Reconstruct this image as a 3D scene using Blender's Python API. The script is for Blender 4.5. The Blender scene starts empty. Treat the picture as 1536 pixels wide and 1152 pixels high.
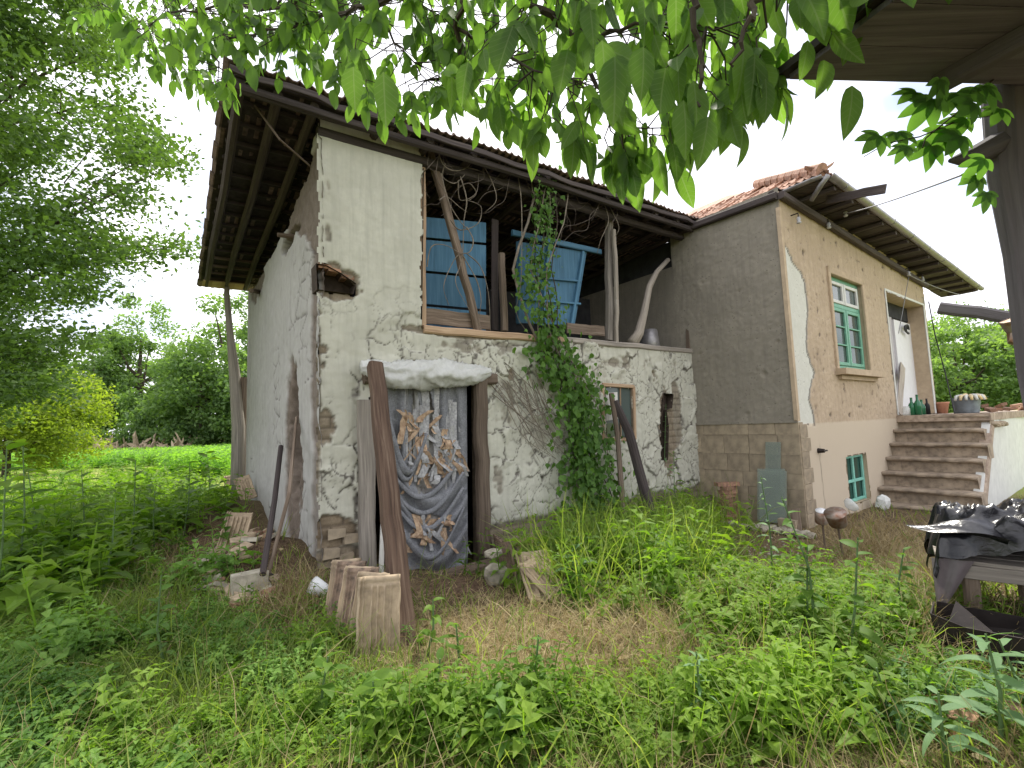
import bpy, math, random
ORD = ['lowest', 'second', 'third', 'fourth', 'fifth', 'sixth', 'seventh', 'eighth', 'ninth', 'tenth', 'eleventh', 'twelfth', 'thirteenth', 'fourteenth', 'fifteenth', 'sixteenth']
import numpy as np
from mathutils import Vector
random.seed(7)
rng = np.random.default_rng(11)
R_ = math.radians

# ------------------------------------------------------------------ camera, sky, sun, exposure
CAMH = 1.45
FPX, CX, CY = 710.0, 768.0, 576.0
up_c = np.array([480-CX, 7500+CY, -FPX]); up_c /= np.linalg.norm(up_c)
fw_c = np.array([0, 0, -1.0])
Y_c = fw_c-up_c*fw_c.dot(up_c); Y_c /= np.linalg.norm(Y_c)
X_c = np.cross(Y_c, up_c)
MW = np.array([X_c, Y_c, up_c])
CAM = np.array([0, 0, CAMH])
sc = bpy.context.scene
cd = bpy.data.cameras.new('camera'); cam = bpy.data.objects.new('camera', cd)
sc.collection.objects.link(cam); sc.camera = cam
cd.sensor_fit = 'HORIZONTAL'; cd.sensor_width = 36.0; cd.lens = FPX/1536*36
cd.clip_start = 0.05; cd.clip_end = 2000
from mathutils import Matrix
cam.matrix_world = Matrix.Translation((0, 0, CAMH)) @ Matrix(MW.tolist()).to_4x4()

SUN_EL, SUN_AZ = 58, 24        # azimuth: degrees to the right of straight ahead (+Y)
world = bpy.data.worlds.new('World'); sc.world = world; world.use_nodes = True
nt = world.node_tree; nt.nodes.clear()
out = nt.nodes.new('ShaderNodeOutputWorld'); bg = nt.nodes.new('ShaderNodeBackground')
sky = nt.nodes.new('ShaderNodeTexSky'); sky.sky_type = 'NISHITA'; sky.sun_disc = False
sky.sun_elevation = R_(SUN_EL); sky.sun_rotation = R_(SUN_AZ)
sky.air_density = 1.0; sky.dust_density = 1.5
tc = nt.nodes.new('ShaderNodeTexCoord'); nz = nt.nodes.new('ShaderNodeTexNoise')
nz.inputs['Scale'].default_value = 2.3; nz.inputs['Detail'].default_value = 5; nz.inputs['Roughness'].default_value = .55
rp = nt.nodes.new('ShaderNodeValToRGB'); rp.color_ramp.elements[0].position = .33; rp.color_ramp.elements[1].position = .50
mx = nt.nodes.new('ShaderNodeMixRGB'); mx.inputs[2].default_value = (11.5, 11.6, 12.2, 1)
nz2 = nt.nodes.new('ShaderNodeTexNoise'); nz2.inputs['Scale'].default_value = 3.1; nz2.inputs['Detail'].default_value = 6
rp2 = nt.nodes.new('ShaderNodeValToRGB'); rp2.color_ramp.elements[0].position = .36; rp2.color_ramp.elements[1].position = .56
rp2.color_ramp.elements[0].color = (.66, .65, .71, 1); rp2.color_ramp.elements[1].color = (1, 1, 1, 1)
ml = nt.nodes.new('ShaderNodeMixRGB'); ml.blend_type = 'MULTIPLY'; ml.inputs[0].default_value = 1; ml.inputs[2].default_value = (12.5, 12.5, 13, 1)
nt.links.new(tc.outputs['Generated'], nz2.inputs['Vector']); nt.links.new(nz2.outputs['Fac'], rp2.inputs['Fac']); nt.links.new(rp2.outputs['Color'], ml.inputs[1]); nt.links.new(ml.outputs[0], mx.inputs[2])
nt.links.new(tc.outputs['Generated'], nz.inputs['Vector']); nt.links.new(nz.outputs['Fac'], rp.inputs['Fac'])
nt.links.new(rp.outputs['Color'], mx.inputs[0]); nt.links.new(sky.outputs[0], mx.inputs[1])
nt.links.new(mx.outputs[0], bg.inputs['Color']); bg.inputs['Strength'].default_value = 0.10
nt.links.new(bg.outputs[0], out.inputs['Surface'])
sd = bpy.data.lights.new('sun', 'SUN'); so = bpy.data.objects.new('sun', sd); sc.collection.objects.link(so)
sd.energy = 3.6; sd.angle = R_(5); sd.color = (1.0, .95, .84)
to_sun = Vector((math.sin(R_(SUN_AZ))*math.cos(R_(SUN_EL)), math.cos(R_(SUN_AZ))*math.cos(R_(SUN_EL)), math.sin(R_(SUN_EL))))
so.rotation_euler = to_sun.to_track_quat('Z', 'Y').to_euler(); so.location = (0, 0, 30)
sc.view_settings.view_transform = 'Standard'; sc.view_settings.look = 'None'
sc.view_settings.exposure = 0.86; sc.view_settings.gamma = 1
sc.view_settings.use_curve_mapping = False
sc.render.engine = 'CYCLES'
sc.cycles.max_bounces = 6; sc.cycles.diffuse_bounces = 4; sc.cycles.transparent_max_bounces = 8

# ------------------------------------------------------------------ survey of the place
def ray(u, v): return MW @ np.array([u-CX, CY-v, -FPX])
def gp(u, v, z=0.0):
    r = ray(u, v); return CAM+r*((z-CAMH)/r[2])
def onp(u, v, P, n):
    r = ray(u, v); return CAM+r*(((P-CAM)@n)/(r@n))
def at(u, v, d):
    r = ray(u, v); return CAM+r*(d/FPX)
def proj(P):
    q = (np.asarray(P)-CAM) @ MW
    return CX+FPX*q[..., 0]/-q[..., 2], CY-FPX*q[..., 1]/-q[..., 2]
r = ray(1750, 602); F = np.array([r[0], r[1], 0]); F /= np.linalg.norm(F)
N = np.array([F[1], -F[0], 0]); L = -N; UP = np.array([0, 0, 1.0])
C0 = gp(478, 862, 0.0)
def fac(u, v, off=0.0): return onp(u, v, C0+N*off, N)
def lef(u, v, off=0.0): return onp(u, v, C0-F*off, F)
EE = fac(1042, 600)
def sha(u, v, off=0.0): return onp(u, v, EE-F*off, F)
HH = sha(1197, 637)
def lit(u, v, off=0.0): return onp(u, v, HH+N*off, N)

# ------------------------------------------------------------------ numpy noise
def _hash(ix, iy, seed):
    h = (ix.astype(np.int64)*374761393+iy.astype(np.int64)*668265263+seed*974711) & 0xffffffff
    h = ((h ^ (h >> 13))*1274126177) & 0xffffffff
    return ((h ^ (h >> 16)) & 0xffff)/65535.0
def vn(x, y, seed=0):
    x = np.asarray(x, float); y = np.asarray(y, float)
    ix = np.floor(x); iy = np.floor(y); fx = x-ix; fy = y-iy
    fx = fx*fx*(3-2*fx); fy = fy*fy*(3-2*fy)
    a = _hash(ix, iy, seed); b = _hash(ix+1, iy, seed); c = _hash(ix, iy+1, seed); d = _hash(ix+1, iy+1, seed)
    return (a*(1-fx)+b*fx)*(1-fy)+(c*(1-fx)+d*fx)*fy
def fbm(x, y, seed=0, o=4):
    s = 0; a = .5
    for k in range(o):
        s = s+a*vn(np.asarray(x)*2**k, np.asarray(y)*2**k, seed+k*17); a *= .5
    return s
def voro(x, y, seed=0, jit=.9):
    ix = np.floor(x); iy = np.floor(y)
    f1 = np.full(x.shape, 9.0); f2 = np.full(x.shape, 9.0); idd = np.zeros(x.shape); dx1 = np.zeros(x.shape); dy1 = np.zeros(x.shape)
    for i in (-1, 0, 1):
        for j in (-1, 0, 1):
            jx = ix+i; jy = iy+j
            px = jx+.5+jit*(_hash(jx, jy, seed)-.5); py = jy+.5+jit*(_hash(jx, jy, seed+5)-.5)
            d = np.hypot(px-x, py-y); c = d < f1
            f2 = np.where(c, f1, np.minimum(f2, d))
            idd = np.where(c, _hash(jx, jy, seed+9), idd); dx1 = np.where(c, x-px, dx1); dy1 = np.where(c, y-py, dy1)
            f1 = np.where(c, d, f1)
    return f1, f2, idd, dx1, dy1
def sstep(a, b, x):
    t = np.clip((np.asarray(x, float)-a)/(b-a), 0, 1); return t*t*(3-2*t)
def inpoly(x, y, poly):
    r = np.zeros(x.shape, bool); n = len(poly)
    for i in range(n):
        x0, y0 = poly[i]; x1, y1 = poly[(i+1) % n]
        if y0 == y1: continue
        c = ((y0 > y) != (y1 > y)) & (x < (x1-x0)*(y-y0)/(y1-y0)+x0); r ^= c
    return r

# ------------------------------------------------------------------ object helpers
COL = sc.collection
WL = {}
def base(o):
    return WL.get(o.name, np.zeros(3)) if o is not None else np.zeros(3)
def thing(name, label, cat, loc=(0, 0, 0), group=None):
    o = bpy.data.objects.new(name, None); COL.objects.link(o); o.location = tuple(loc); o.empty_display_size = .1
    o['label'] = label; o['category'] = cat
    if group: o['group'] = group
    WL[o.name] = np.array(loc, float); return o
def tag(o, label, cat, group=None):
    o['label'] = label; o['category'] = cat
    if group: o['group'] = group
    return o
def link_mesh(name, me, mat, parent=None, loc=(0, 0, 0), kind=None, smooth=False):
    o = bpy.data.objects.new(name, me); COL.objects.link(o)
    if mat and not me.materials: me.materials.append(mat)
    WL[o.name] = np.array(loc, float)
    if parent is not None:
        o.parent = parent; o.location = tuple(np.array(loc)-base(parent))
    else: o.location = tuple(loc)
    if kind: o['kind'] = kind
    return o
def raw_mesh(name, V, loops, totals, smooth=False, attrs=None, uv=None):
    me = bpy.data.meshes.new(name); V = np.asarray(V, np.float32)
    me.vertices.add(len(V)); me.vertices.foreach_set('co', V.ravel())
    loops = np.asarray(loops, np.int32); totals = np.asarray(totals, np.int32)
    me.loops.add(len(loops)); me.loops.foreach_set('vertex_index', loops)
    me.polygons.add(len(totals)); st = np.zeros(len(totals), np.int32); st[1:] = np.cumsum(totals)[:-1]
    me.polygons.foreach_set('loop_start', st)
    try: me.polygons.foreach_set('loop_total', totals)
    except Exception: pass
    me.polygons.foreach_set('use_smooth', np.full(len(totals), bool(smooth)))
    if attrs:
        for k, a in attrs.items():
            at_ = me.attributes.new(k, 'FLOAT', 'POINT'); at_.data.foreach_set('value', np.asarray(a, np.float32))
    if uv is not None:
        l = me.uv_layers.new(name='UVMap'); l.data.foreach_set('uv', np.asarray(uv, np.float32).ravel())
    me.update(calc_edges=True); me.validate()
    return me
def wobj(name, V, loops, totals, mat, parent=None, kind=None, smooth=False, attrs=None, uv=None):
    V = np.asarray(V, float); c = (V.min(0)+V.max(0))/2; c[2] = V[:, 2].min()
    return link_mesh(name, raw_mesh(name, V-c, loops, totals, smooth, attrs, uv), mat, parent, c, kind)
def nrm(a):
    a = np.asarray(a, float); return a/(np.linalg.norm(a)+1e-12)
class MB:
    def __init__(s): s.v = []; s.f = []; s.uv = []
    def add(s, vs, fs, uvs=None):
        k = len(s.v); s.v += [np.asarray(p, float) for p in vs]
        for i, f in enumerate(fs):
            s.f.append([k+a for a in f])
            if uvs: s.uv.append(uvs[i])
            else:
                q = [vs[a] for a in f]; n = np.cross(np.subtract(q[1], q[0]), np.subtract(q[2], q[0])); n = np.abs(n)
                if n[2] > max(n[0], n[1]): s.uv.append([(p[0], p[1]) for p in q])
                else: s.uv.append([(p[2], p[0]+p[1]) for p in q])
        return s
    def tube(s, path, rad, n=8, jit=0.0, prof=None, twist=0.0, cap=True, side=None):
        path = [np.asarray(p, float) for p in path]; m = len(path)
        rad = [rad]*m if np.isscalar(rad) else list(rad)
        if prof is None: prof = [(math.cos(2*math.pi*i/n), math.sin(2*math.pi*i/n)) for i in range(n)]
        n = len(prof); vs = []; ref = np.asarray(side, float) if side is not None else None; L_ = 0; ls = []
        per = [0]
        for i in range(n):
            a = prof[i]; b = prof[(i+1) % n]; per.append(per[-1]+math.hypot(a[0]-b[0], a[1]-b[1])*rad[0])
        for i, p in enumerate(path):
            t = nrm(path[min(i+1, m-1)]-path[max(i-1, 0)])
            if ref is None: ref = np.array([0, 0, 1.0]) if abs(t[2]) < .8 else np.array([1.0, 0, 0])
            a = nrm(ref-t*ref.dot(t)); b = np.cross(t, a); ref = a
            if i: L_ += np.linalg.norm(path[i]-path[i-1])
            ls.append(L_)
            for (x, y) in prof:
                j = 1+random.uniform(-jit, jit)
                vs.append(p+(a*x+b*y)*rad[i]*j)
        fs = []; uvs = []
        for i in range(m-1):
            for k in range(n):
                k2 = (k+1) % n
                fs.append([i*n+k, i*n+k2, (i+1)*n+k2, (i+1)*n+k])
                uvs.append([(ls[i], per[k]), (ls[i], per[k+1]), (ls[i+1], per[k+1]), (ls[i+1], per[k])])
        if cap:
            fs.append(list(range(n))[::-1]); uvs.append([(x*.02, y*.02) for x, y in prof][::-1])
            fs.append([(m-1)*n+k for k in range(n)]); uvs.append([(x*.02, y*.02) for x, y in prof])
        return s.add(vs, fs, uvs)
    def beam(s, p0, p1, w, d, side=None, seg=8, jit=.0, bend=0.0):
        """squared timber: w across 'side', d the other way, softly chamfered"""
        p0 = np.asarray(p0, float); p1 = np.asarray(p1, float); t = p1-p0
        c = .18*min(w, d)
        W = w/2; D = d/2
        prof = [(W, D-c), (W-c, D), (-W+c, D), (-W, D-c), (-W, -D+c), (-W+c, -D), (W-c, -D), (W, -D+c)]
        off = nrm(np.cross(t, [0.3, .2, 1]))
        path = [p0+t*k/seg+off*bend*math.sin(math.pi*k/seg)+rng.normal(0, 1, 3)*jit for k in range(seg+1)]
        return s.tube(path, 1.0, prof=prof, side=side if side is not None else None)
    def box(s, c, ax, ay, az, jit=0.0):
        c = np.asarray(c, float); ax, ay, az = [np.asarray(a, float) for a in (ax, ay, az)]
        vs = [c+ax*i+ay*j+az*k+(rng.uniform(-1, 1, 3)*jit if jit else 0) for k in (-1, 1) for j in (-1, 1) for i in (-1, 1)]
        return s.add(vs, [[0, 2, 3, 1], [4, 5, 7, 6], [0, 1, 5, 4], [2, 6, 7, 3], [0, 4, 6, 2], [1, 3, 7, 5]])
    def prism(s, pts, ext):
        pts = [np.asarray(p, float) for p in pts]; n = len(pts); ext = np.asarray(ext, float)
        return s.add(pts+[p+ext for p in pts], [list(range(n)), [n+i for i in range(n)][::-1]]+[[i, n+i, n+(i+1) % n, (i+1) % n] for i in range(n)])
    def sheet(s, g, uv=None):
        g = np.asarray(g, float); a, b = g.shape[:2]
        fs = [[i*b+j, (i+1)*b+j, (i+1)*b+j+1, i*b+j+1] for i in range(a-1) for j in range(b-1)]
        return s.add(list(g.reshape(-1, 3)), fs)
    def build(s, name, mat, parent=None, kind=None, smooth=False):
        loops = [a for f in s.f for a in f]; tot = [len(f) for f in s.f]
        uv = [u for f in s.uv for u in f]
        return wobj(name, np.array(s.v), loops, tot, mat, parent, kind, smooth, None, uv)
def ico(sub=2):
    import bmesh
    bm = bmesh.new(); bmesh.ops.create_icosphere(bm, subdivisions=sub, radius=1)
    v = np.array([x.co[:] for x in bm.verts]); f = [[a.index for a in x.verts] for x in bm.faces]; bm.free(); return v, f
ICO2 = ico(2); ICO3 = ico(3)
def rot(ax, ang):
    return np.array(Matrix.Rotation(ang, 3, Vector(ax)))
def euler(x, y, z): return rot((0, 0, 1), z) @ rot((0, 1, 0), y) @ rot((1, 0, 0), x)
def stone(mb, c, sx, sy, sz, seed, rz=0.0, blocky=.5, tilt=0.0):
    v, f = ICO2; v = v.copy()
    m = np.abs(v).max(1, keepdims=True); v = v*(1-blocky)+(v/m)*blocky*.85
    n = vn(v[:, 0]*1.7+seed*3.1, v[:, 1]*1.7+v[:, 2]*2.3, seed)-.5
    v = v*(1+.35*n[:, None]); v = v*np.array([sx, sy, sz]); v = v @ euler(tilt, 0, rz).T
    mb.add(list(v+np.asarray(c)), f); return mb
def scatter(name, tmpl, P, Rm, S, mat, parent=None, kind=None, tint=None, tv=None, smooth=False):
    """tmpl: (verts, faces); P Nx3, Rm Nx3x3, S N or Nx3"""
    tvv, tf = tmpl; tvv = np.asarray(tvv, float); n = len(P); S = np.asarray(S, float)
    if S.ndim == 1: S = S[:, None]*np.ones(3)
    V = np.einsum('nij,nkj->nki', Rm, tvv[None]*S[:, None, :])+P[:, None, :]
    tot = np.array([len(f) for f in tf]); lp = np.concatenate([np.array(f) for f in tf])
    loops = (lp[None]+(np.arange(n)*len(tvv))[:, None]).ravel(); tots = np.tile(tot, n)
    if tint is None: tint = rng.uniform(0, 1, n)
    t = np.repeat(tint, len(tvv))
    if tv is not None: t = np.clip(t+np.tile(np.asarray(tv), n), 0, 1)
    return wobj(name, V.reshape(-1, 3), loops, tots, mat, parent, kind, smooth, {'tint': t})
def rand_rot(n, tilt=.5, zr=2*math.pi):
    """random yaw then random tilt"""
    a = rng.uniform(0, zr, n); b = rng.normal(0, tilt, n); c = rng.normal(0, tilt, n)
    ca, sa, cb, sb, cc, s_c = np.cos(a), np.sin(a), np.cos(b), np.sin(b), np.cos(c), np.sin(c)
    Z = np.zeros(n); O = np.ones(n)
    Rz = np.stack([ca, -sa, Z, sa, ca, Z, Z, Z, O], 1).reshape(-1, 3, 3)
    Rx = np.stack([O, Z, Z, Z, cb, -sb, Z, sb, cb], 1).reshape(-1, 3, 3)
    Ry = np.stack([cc, Z, s_c, Z, O, Z, -s_c, Z, cc], 1).reshape(-1, 3, 3)
    return Ry @ Rx @ Rz
def frame_rot(y, nz_):
    """columns x,y,z with y the leaf axis and z close to nz_"""
    y = y/np.linalg.norm(y, axis=1, keepdims=True); x = np.cross(y, nz_); x /= np.linalg.norm(x, axis=1, keepdims=True)+1e-9
    z = np.cross(x, y); return np.stack([x, y, z], 2)
# leaf templates: stalk at origin, grows along +y, face towards +z
def leaf_t(w=.52, droop=.15, fold=.12, n=5, tip=.0):
    vs = [(0, 0, 0)]; fs = []
    for i in range(1, n):
        t = i/n; hw = w/2*math.sin(math.pi*t**.82)**.72
        z = -droop*t*t
        vs += [(-hw, t, z+fold*hw*2), (0, t, z), (hw, t, z+fold*hw*2)]
    vs.append((0, 1+tip, -droop*1.1)); e = len(vs)-1
    fs += [[0, 2, 1], [0, 3, 2]]
    for i in range(n-2):
        a = 1+3*i; b = a+3
        fs += [[a, a+1, b+1, b], [a+1, a+2, b+2, b+1]]
    a = 1+3*(n-2); fs += [[a, a+1, e], [a+1, a+2, e]]
    return np.array(vs, float), fs
LEAF5 = leaf_t(); LEAF_S = (np.array([(0, 0, 0), (-.28, .45, .06), (0, .5, 0), (.28, .45, .06), (0, 1, -.1)]), [[0, 2, 1], [0, 3, 2], [1, 2, 4], [2, 3, 4]])
LEAF_T = (np.array([(0, 0, 0), (-.3, .5, .05), (.3, .5, .05), (0, 1, -.1)]), [[0, 2, 1], [1, 2, 3]])
BLADE = (np.array([(-.5, 0, 0), (.5, 0, 0), (-.42, .15, .45), (.42, .15, .45), (-.25, .42, .8), (.25, .42, .8), (0, .85, 1.0)]), [[0, 1, 3, 2], [2, 3, 5, 4], [4, 5, 6]])

# ------------------------------------------------------------------ materials
def newmat(name):
    m = bpy.data.materials.new(name); m.use_nodes = True; t = m.node_tree; t.nodes.clear()
    o = t.nodes.new('ShaderNodeOutputMaterial'); b = t.nodes.new('ShaderNodeBsdfPrincipled')
    t.links.new(b.outputs[0], o.inputs['Surface']); return m, t, b, o
def nd(t, typ, **kw):
    n = t.nodes.new(typ)
    for k, v in kw.items():
        if k in n.inputs.keys(): n.inputs[k].default_value = v
        else: setattr(n, k, v)
    return n
def ramp(t, fac, stops):
    n = t.nodes.new('ShaderNodeValToRGB'); cr = n.color_ramp
    while len(cr.elements) < len(stops): cr.elements.new(.5)
    for e, (p, c) in zip(cr.elements, stops): e.position = p; e.color = (*c, 1) if len(c) == 3 else c
    t.links.new(fac, n.inputs['Fac']); return n.outputs['Color']
def mixc(t, fac, a, b, mode='MIX'):
    n = t.nodes.new('ShaderNodeMixRGB'); n.blend_type = mode
    for s_, x in ((0, fac), (1, a), (2, b)):
        if hasattr(x, 'links'): t.links.new(x, n.inputs[s_])
        else: n.inputs[s_].default_value = x if s_ == 0 else (*x, 1)
    return n.outputs[0]
def mapped(t, sc_=(1, 1, 1), coord='Object', rot_=(0, 0, 0)):
    c = t.nodes.new('ShaderNodeTexCoord'); m = t.nodes.new('ShaderNodeMapping')
    m.inputs['Scale'].default_value = sc_; m.inputs['Rotation'].default_value = rot_
    t.links.new(c.outputs[coord], m.inputs['Vector']); return m.outputs[0]
def noise(t, vec, scale, detail=4, rough=.55, dist=0):
    n = nd(t, 'ShaderNodeTexNoise'); n.inputs['Scale'].default_value = scale; n.inputs['Detail'].default_value = detail
    n.inputs['Roughness'].default_value = rough; n.inputs['Distortion'].default_value = dist
    t.links.new(vec, n.inputs['Vector']); return n.outputs['Fac']
def bump(t, b, h, strength=.4, dist=.01, prev=None):
    n = nd(t, 'ShaderNodeBump'); n.inputs['Strength'].default_value = strength; n.inputs['Distance'].default_value = dist
    t.links.new(h, n.inputs['Height'])
    if prev is not None: t.links.new(prev, n.inputs['Normal'])
    t.links.new(n.outputs[0], b.inputs['Normal']); return n.outputs[0]
def attr(t, name):
    n = nd(t, 'ShaderNodeAttribute'); n.attribute_name = name; return n.outputs['Fac']
def math_(t, op, a, b=0.0, clamp=False):
    n = nd(t, 'ShaderNodeMath'); n.operation = op; n.use_clamp = clamp
    for i, x in enumerate((a, b)):
        if hasattr(x, 'links'): t.links.new(x, n.inputs[i])
        else: n.inputs[i].default_value = x
    return n.outputs[0]
def rnd(t):
    return nd(t, 'ShaderNodeObjectInfo').outputs['Random']

def m_wood(name, dark, mid, light, rough=.85, grain=34, bump_s=.7, obj_var=.25):
    m, t, b, o = newmat(name)
    g1 = noise(t, mapped(t, (1.3, grain, 1), 'UV'), 1.0, 6, .65, .4)
    g2 = noise(t, mapped(t, (.5, 5, 1), 'UV'), 2.2, 4, .6)
    c = ramp(t, g1, [(.28, dark), (.5, mid), (.72, light)])
    c = mixc(t, ramp(t, g2, [(.35, (0, 0, 0)), (.65, (.7, .7, .7))]), c, mid)
    ov = nd(t, 'ShaderNodeMapRange'); t.links.new(rnd(t), ov.inputs[0]); ov.inputs[3].default_value = 1-obj_var; ov.inputs[4].default_value = 1+obj_var
    mm = nd(t, 'ShaderNodeVectorMath', operation='SCALE'); t.links.new(c, mm.inputs[0]); t.links.new(ov.outputs[0], mm.inputs['Scale'])
    t.links.new(mm.outputs[0], b.inputs['Base Color']); b.inputs['Roughness'].default_value = rough
    b.inputs['Specular IOR Level'].default_value = .25
    bump(t, b, g1, bump_s, .008)
    return m
W_OLD = m_wood('weathered_wood', (.035, .025, .018), (.14, .105, .078), (.27, .22, .17))
W_GREY = m_wood('grey_wood', (.09, .08, .07), (.24, .215, .185), (.42, .38, .33))
W_RED = m_wood('reddish_wood', (.022, .013, .009), (.105, .066, .045), (.25, .185, .13), bump_s=1.2)
W_DARK = m_wood('dark_shaded_wood', (.02, .017, .017), (.065, .052, .05), (.12, .10, .09))  # shade of eaves and roof put into the colour; other dark timbers share it
W_PALE = m_wood('pale_bark', (.10, .09, .075), (.33, .29, .24), (.5, .46, .40))
W_TAN = m_wood('tan_boards', (.16, .10, .06), (.36, .25, .16), (.5, .38, .26))
W_SHED = m_wood('glare_lifted_shed_wood', (.06, .055, .06), (.125, .115, .125), (.19, .18, .19))  # veiling glare put into the colour as a lifted purple-grey
W_BLUE = m_wood('blue_painted_wood', (.035, .08, .12), (.06, .15, .235), (.11, .22, .31), rough=.7, grain=14, bump_s=.4, obj_var=.15)
W_WHITE = m_wood('white_painted_wood', (.30, .28, .25), (.55, .54, .5), (.7, .69, .66), rough=.6, grain=20, bump_s=.2, obj_var=.05)

def m_simple(name, c, rough=.8, var=.25, scale=14, bs=.3, c2=None, spec=.3, metal=0.0, bd=.006, obj_var=.0):
    m, t, b, o = newmat(name)
    v = mapped(t); n = noise(t, v, scale, 5, .6); n2 = noise(t, v, scale*.22, 3, .6)
    c2 = c2 or tuple(x*(1-var*1.6) for x in c); c3 = tuple(min(1, x*(1+var)) for x in c)
    col = ramp(t, n, [(.3, c2), (.52, c), (.72, c3)])
    col = mixc(t, ramp(t, n2, [(.35, (.55, .55, .55)), (.6, (0, 0, 0))]), col, c2)
    if obj_var:
        ov = nd(t, 'ShaderNodeMapRange'); t.links.new(rnd(t), ov.inputs[0]); ov.inputs[3].default_value = 1-obj_var; ov.inputs[4].default_value = 1+obj_var
        mm = nd(t, 'ShaderNodeVectorMath', operation='SCALE'); t.links.new(col, mm.inputs[0]); t.links.new(ov.outputs[0], mm.inputs['Scale']); col = mm.outputs[0]
    t.links.new(col, b.inputs['Base Color']); b.inputs['Roughness'].default_value = rough
    b.inputs['Specular IOR Level'].default_value = spec; b.inputs['Metallic'].default_value = metal
    bump(t, b, n, bs, bd); return m
def m_leaf(name, cols, trans=.42, rough=.55, spec=.16, tcol=None, backlit=1.6):
    m, t, b, o = newmat(name)
    c = ramp(t, attr(t, 'tint'), cols)
    n = noise(t, mapped(t, (1, 1, 1)), .9, 3)
    c = mixc(t, .5, c, ramp(t, n, [(.3, tuple(x*.7 for x in cols[0][1])), (.7, cols[-1][1])]))
    t.links.new(c, b.inputs['Base Color']); b.inputs['Roughness'].default_value = rough; b.inputs['Specular IOR Level'].default_value = spec
    tr = nd(t, 'ShaderNodeBsdfTranslucent'); 
    tc_ = mixc(t, 1.0, c, tcol or (1.3*backlit, 1.45*backlit, .45*backlit), 'MULTIPLY')
    t.links.new(tc_, tr.inputs['Color'])
    ms = nd(t, 'ShaderNodeMixShader'); ms.inputs[0].default_value = trans
    t.links.new(b.outputs[0], ms.inputs[1]); t.links.new(tr.outputs[0], ms.inputs[2]); t.links.new(ms.outputs[0], o.inputs['Surface'])
    return m
M_WALNUT = m_leaf('walnut_leaf', [(0, (.07, .13, .045)), (.5, (.10, .185, .05)), (1, (.15, .25, .07))], .62, backlit=1.35)
def add_veins(m):
    t = m.node_tree; b = [n for n in t.nodes if n.type == 'BSDF_PRINCIPLED'][0]; tr = [n for n in t.nodes if n.type == 'BSDF_TRANSLUCENT'][0]
    lx = math_(t, 'ABSOLUTE', attr(t, 'lx')); ly = attr(t, 'ly')
    ph = math_(t, 'FRACT', math_(t, 'SUBTRACT', math_(t, 'MULTIPLY', ly, 8.0), math_(t, 'MULTIPLY', lx, 7.0)))
    side = math_(t, 'LESS_THAN', math_(t, 'ABSOLUTE', math_(t, 'SUBTRACT', ph, .5)), .07)
    mid = math_(t, 'LESS_THAN', lx, .014); v = math_(t, 'MULTIPLY', math_(t, 'MAXIMUM', math_(t, 'MULTIPLY', side, .5), mid), math_(t, 'GREATER_THAN', ly, .5))
    ov = noise(t, mapped(t), 22, 4, .6); spot = ramp(t, ov, [(.66, (0, 0, 0)), (.72, (.5, .5, .5))])
    for sk in (b.inputs['Base Color'], tr.inputs['Color']):
        src = sk.links[0].from_socket; c = mixc(t, math_(t, 'MULTIPLY', v, .45), src, (.26, .36, .13)); c = mixc(t, spot, c, (.10, .09, .03)); t.links.new(c, sk)
add_veins(M_WALNUT)
M_CREEPER = m_leaf('creeper_leaf', [(0, (.06, .14, .035)), (1, (.12, .22, .07))], .5)
M_TREE = m_leaf('tree_leaf', [(0, (.04, .08, .027)), (.5, (.075, .135, .042)), (1, (.125, .20, .06))], .32)
M_TREEF = m_leaf('far_leaf', [(0, (.065, .12, .05)), (.5, (.125, .205, .08)), (1, (.21, .30, .12))], .42)
M_LIME = m_leaf('sunlit_leaf', [(0, (.08, .13, .02)), (.5, (.15, .21, .03)), (1, (.27, .32, .05))], .45)  # yellow-green leaf: sunlight put into the colour
M_IVY = m_leaf('ivy_leaf', [(0, (.035, .08, .02)), (.5, (.075, .16, .035)), (1, (.15, .27, .06))], .36)
M_WEED = m_leaf('weed_leaf', [(0, (.04, .095, .014)), (.5, (.09, .185, .026)), (1, (.20, .30, .045))], .42)
M_NETTLE = m_leaf('nettle_leaf', [(0, (.045, .11, .024)), (.5, (.095, .195, .038)), (1, (.19, .31, .065))], .34)
M_GRASS = m_leaf('grass_blade', [(0, (.06, .11, .02)), (.6, (.12, .20, .04)), (1, (.25, .29, .09))], .45)
M_STRAW = m_leaf('straw_blade', [(0, (.16, .115, .05)), (.5, (.32, .25, .12)), (1, (.48, .40, .23))], .25, tcol=(1.0, .9, .6))
M_CROP = m_leaf('crop_leaf', [(0, (.09, .20, .04)), (.5, (.14, .27, .06)), (1, (.22, .36, .09))], .45)
M_PALEL = m_leaf('pale_leaf', [(0, (.10, .19, .08)), (.5, (.16, .28, .13)), (1, (.20, .31, .15))], .3, rough=.6, spec=.2)
M_TENDRIL = m_simple('dry_tendril', (.22, .185, .145), .9, .3)
M_BARK = m_simple('bark', (.10, .08, .06), .95, .4, 20, .8)
M_TWIG = m_simple('dark_twig', (.055, .045, .03), .9, .3, 20, .3)
M_STEM = m_simple('weed_stem', (.10, .17, .06), .7, .2)
M_TILE = m_simple('old_clay_tile', (.44, .345, .235), .85, .22, 12, .5, c2=(.25, .195, .135), obj_var=.16)
M_TILED = m_simple('shaded_underside_tile', (.20, .14, .12), .9, .35, 18, .5, c2=(.08, .062, .058), obj_var=.25)  # darker tile copy: shade under the roof put into the colour
M_TILER = m_simple('red_clay_tile', (.42, .25, .175), .85, .3, 16, .4, c2=(.20, .12, .09), obj_var=.22)
M_BRICK = m_simple('brick', (.33, .19, .125), .9, .3, 26, .6, c2=(.17, .11, .08), obj_var=.25)
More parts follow.
